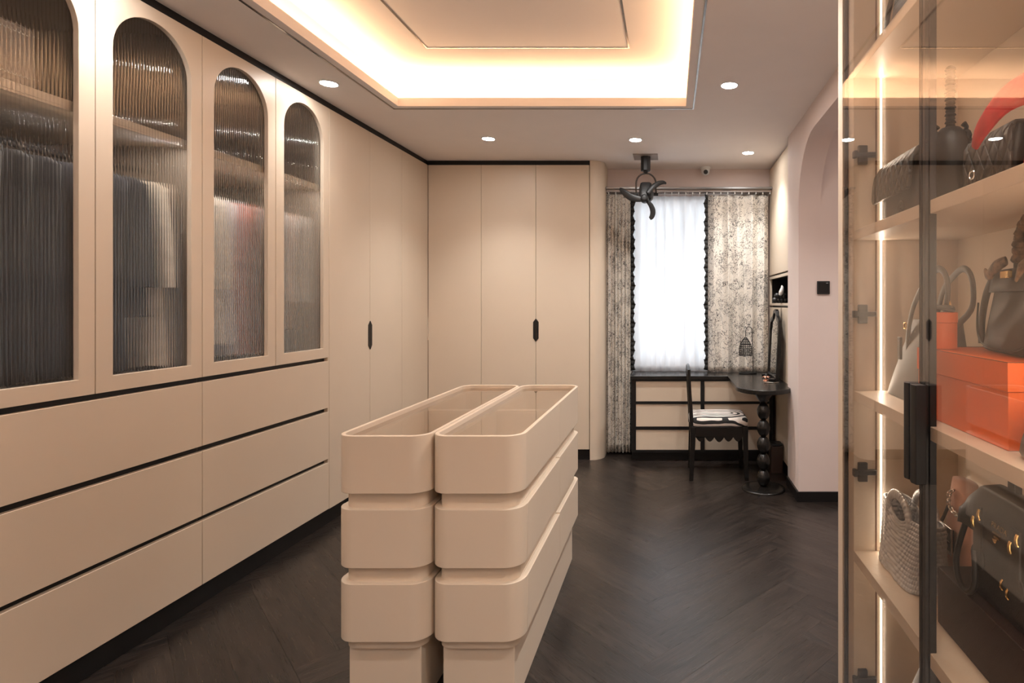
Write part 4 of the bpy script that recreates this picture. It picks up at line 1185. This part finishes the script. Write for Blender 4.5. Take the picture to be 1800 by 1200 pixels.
# fourth shelf
Z4 = .5825
b = put('woven_tote', 'silver woven leather tote with two looped handles, at the far end of the fourth shelf', 'bag', .632, 1.485, Z4, RZ)
def wtote():
    nu, nv = 352, 120
    vs = []
    NW, NH = 44, 15
    for j in range(nv + 1):
        v = j / nv; z = .172 * v
        wl = .110 + .018 * v ** 1.2 - .004 * math.sin(PI * v); wd = .056 - .022 * v
        for i in range(nu):
            t_ = 2 * PI * i / nu; c_, q_ = math.cos(t_), math.sin(t_)
            e = 4.5
            x = wl * math.copysign(abs(c_) ** (2 / e), c_); y = wd * math.copysign(abs(q_) ** (2 / e), q_)
            # basket weave along the skin
            aa = i / nu * NW; bb_ = v * NH
            fb = bb_ % 1; fa = (aa + .5 * (int(math.floor(bb_)) % 2)) % 1
            h = (math.sin(PI * fa) * math.sin(PI * fb)) ** .45
            d = .0058 * h
            nl = Vector((x / wl ** 2, y / wd ** 2, 0)).normalized()
            # dip of the open rim between the handles
            dip = .030 * math.exp(-((abs(x) - .0) / .05) ** 2) * v ** 3 * (1 if True else 0)
            vs.append((x + nl.x * d, y + nl.y * d, z - dip))
    fs = [(j * nu + i, j * nu + (i + 1) % nu, (j + 1) * nu + (i + 1) % nu, (j + 1) * nu + i) for j in range(nv) for i in range(nu)]
    fs.append(tuple(range(nu))[::-1])
    o = MB().add(vs, fs).build('body', M['weave'], b, smooth=True, angle=180, local=True)
    s_ = o.modifiers.new('thick', 'SOLIDIFY'); s_.thickness = .003; s_.offset = -1
wtote()
for yy in (-.036, .034):
    pth = []; n_ = 90
    for k in range(n_ + 1):
        a = PI * k / n_
        pth.append((-.066 * math.cos(a) if True else 0, yy, .142 + .064 * math.sin(a) ** .8))
    rad = [.0105 + .0026 * abs(math.sin(k * PI / 5)) for k in range(n_ + 1)]
    MB().tube(pth, rad, 12, flat=((0, 1, 0), .6)).build('handle', M['weave'], b, smooth=True, angle=180, local=True)

b = put('suede_bag', 'blush pink suede bag with silver chain strap and square silver buckle', 'bag', .737, 1.405, Z4, RZ)
pts = []
secs = []
for k in range(12):
    f = k / 11
    secs.append((.001 + .262 * f, .085 * (1 - .55 * f ** 2.2) + .004, .033 * (1 - .4 * f), 2.6, -.005 - .012 * f, 0))
MB().loft(secs, 40).build('body', M['pink'], b, smooth=True, angle=180, local=True)
ch = MB()
cpts = [(-.020, -.028, .240), (-.034, -.031, .226), (-.030, -.034, .206), (-.012, -.036, .194), (.012, -.037, .190), (.036, -.037, .194), (.056, -.036, .200)]
def links(pp, n, mb, r_=.0065, th=.0018):
    seg = [(Vector(pp[i]), Vector(pp[i + 1])) for i in range(len(pp) - 1)]
    tot = sum((b_ - a_).length for a_, b_ in seg)
    for k in range(n):
        s__ = tot * (k + .5) / n
        for a_, b_ in seg:
            l_ = (b_ - a_).length
            if s__ <= l_: break
            s__ -= l_
        d_ = (b_ - a_).normalized(); c_ = a_ + d_ * s__
        sd = d_.cross(Vector((0, 1, 0))).normalized() if k % 2 else Vector((0, 1, 0))
        mb.tube([c_ + d_ * r_ * 1.25 * math.cos(q) + sd * r_ * .8 * math.sin(q) for q in [2 * PI * z_ / 10 for z_ in range(10)]], th, 5, True)
links(cpts, 15, ch)
ch.build('chain', M['silver'], b, smooth=True, local=True)
MB().tube([(-.03, -.034, .200), (-.05, -.036, .165), (-.078, -.032, .135), (-.088, -.03, .11)], .006, 8, flat=((0, 1, 0), .5)).build('strap', M['leather_brown'], b, smooth=True, local=True)
bk = MB().plate([(-.032, .082), (.022, .082), (.022, .150), (-.032, .150)], [[(-.027, .087), (.017, .087), (.017, .145), (-.027, .145)]], lambda a, c_, d_: (a - .02, -.040 - d_, c_), .004).build('buckle', M['silver'], b, bevel=.001, local=True)
q = MB(); q.box(-.046, -.004, -.0455, -.043, .114, .117)
for s2 in (.102, .130):
    q.tube([(-.025 + .010 * math.cos(a), -.045, s2 + .007 * math.sin(a)) for a in [2 * PI * k / 14 for k in range(14)]], .0016, 5, True)
q.build('buckle_bar', M['silver'], bk, local=True)
bx(M['leather'], 'buckle_back', b, -.047, -.003, -.0405, -.034, .087, .145, .001)

o = MB().box(.594, .822, .80, 1.264, Z4, .706).build('brown_box', M['brownbox'], None, bevel=.002)
tag(o, 'long dark brown card box on the fourth shelf under the black flap bag', 'box')

b = put('flap_bag', 'black leather flap bag with gold lettering and gold strap fittings on the dark brown box', 'bag', .672, 1.025, .7065, RZ)
secs = [(.0005, .155, .050, 8), (.005, .160, .056, 8)]
for k in range(1, 9):
    f = k / 8
    secs.append((.19 * f, .162 - .004 * f, .058 - .016 * f, 8))
MB().loft(secs, 56).build('body', M['leather'], b, smooth=True, angle=60, local=True)
fl_ = []
NX = 30
for k, (y, z) in enumerate(((.044, .188), (.0, .210), (-.030, .208), (-.050, .192), (-.061, .160), (-.065, .132))):
    row = []
    for q_ in range(NX + 1):
        x = -.166 + .332 * q_ / NX
        rnd = max(0, abs(x) - .125) / .041
        row.append((x, y + .0, z - .030 * rnd ** 2 * (1 if k < 4 else .2)))
    fl_.append(row)
vs = [p for r_ in fl_ for p in r_]
fs = [(j * (NX + 1) + i, j * (NX + 1) + i + 1, (j + 1) * (NX + 1) + i + 1, (j + 1) * (NX + 1) + i) for j in range(5) for i in range(NX)]
o = MB().add(vs, fs).build('flap', M['leather'], b, smooth=True, angle=180, local=True)
s_ = o.modifiers.new('thick', 'SOLIDIFY'); s_.thickness = .006; s_.offset = 1
flap = o
def txt(s, size, loc, parent, m, rot):
    cu = bpy.data.curves.new('lettering', 'FONT'); cu.body = s; cu.size = size; cu.align_x = 'CENTER'; cu.extrude = .0006; cu.space_character = 1.15
    tmp = bpy.data.objects.new('lettering_tmp', cu); COL.objects.link(tmp)
    me = bpy.data.meshes.new_from_object(tmp.evaluated_get(bpy.context.evaluated_depsgraph_get()))
    bpy.data.objects.remove(tmp)
    me.materials.clear(); me.materials.append(m)
    o = bpy.data.objects.new('lettering', me); COL.objects.link(o); o.parent = parent; o.location = loc; o.rotation_euler = rot
    return o
# the front of the flap slants a little; lettering reads from the glass side (viewer looks along +y)
txt('PRADA', .0140, (-.020, -.0685, .1645), flap, M['gold'], (PI / 2 - .13, 0, 0))
lg = MB()
for dz, wd_ in ((.1585, .024), (.1515, .016)):
    lg.box(-.022 - wd_ / 2, -.022 + wd_ / 2, -.0722, -.0690, dz - .0022, dz + .0012)
lg.tube([(-.026, -.0716, .1480), (-.026, -.0720, .1425), (-.026, -.0722, .1395)], [.0052, .0035, .001], 6)
lg.build('emblem', M['gold'], flap, local=True)
for xx in (-.082, .038):
    st = bx(M['leather'], 'strap', b, xx - .014, xx + .014, -.0755, -.071, .085, .190, .001)
    for dx_, dz in ((.012, .176), (-.008, .156)):
        MB().tube([(xx + dx_, -.0765, dz - .010), (xx + dx_, -.079, dz - .004), (xx + dx_, -.079, dz + .004), (xx + dx_, -.0765, dz + .010)], .0032, 9).build('strap_fitting', M['gold'], st, smooth=True, local=True)
    MB().lathe([(.001, 0), (.024, 0), (.024, .003), (.001, .003)], (0, 0, 0), 20).build('strap_tip', M['leather'], st, local=True).matrix_local = Matrix.Translation((xx, -.0715, .09)) @ Matrix.Rotation(PI / 2, 4, 'X')
MB().tube([(-.150, -.060, .135), (-.162, -.074, .06), (-.150, -.076, .014), (-.110, -.077, .0075), (-.085, -.077, .04), (-.090, -.076, .10)], .0062, 9).build('handle', M['leather'], b, smooth=True, local=True)
for xx, zz in ((-.012, .07), (.006, .062)):
    MB().tube([(xx, -.066, zz - .009), (xx, -.069, zz - .004), (xx, -.069, zz + .004), (xx, -.066, zz + .009)], .0024, 7).build('stud', M['gold'], b, smooth=True, local=True)
handle('top_loop', M['leather'], b, -.096, -.072, .0, .204, .050, .0065, .6, 10)

# bottom of the cabinet
b = put('dark_bag', 'black triangular bag with a small pale tag on the cabinet floor', 'bag', .665, 1.42, .1055, RZ)
secs = []
for k in range(10):
    f = k / 9
    secs.append((.001 + .335 * f, .165 * (1 - .85 * f) + .006, .075 * (1 - .7 * f), 4, .03 * f, 0))
MB().loft(secs, 40).build('body', M['leather'], b, smooth=True, angle=180, local=True)
bx(mat('pale_card_tag', (.55, .45, .36), .6), 'tag', b, -.075, -.04, -.070, -.067, .105, .135, .0005)
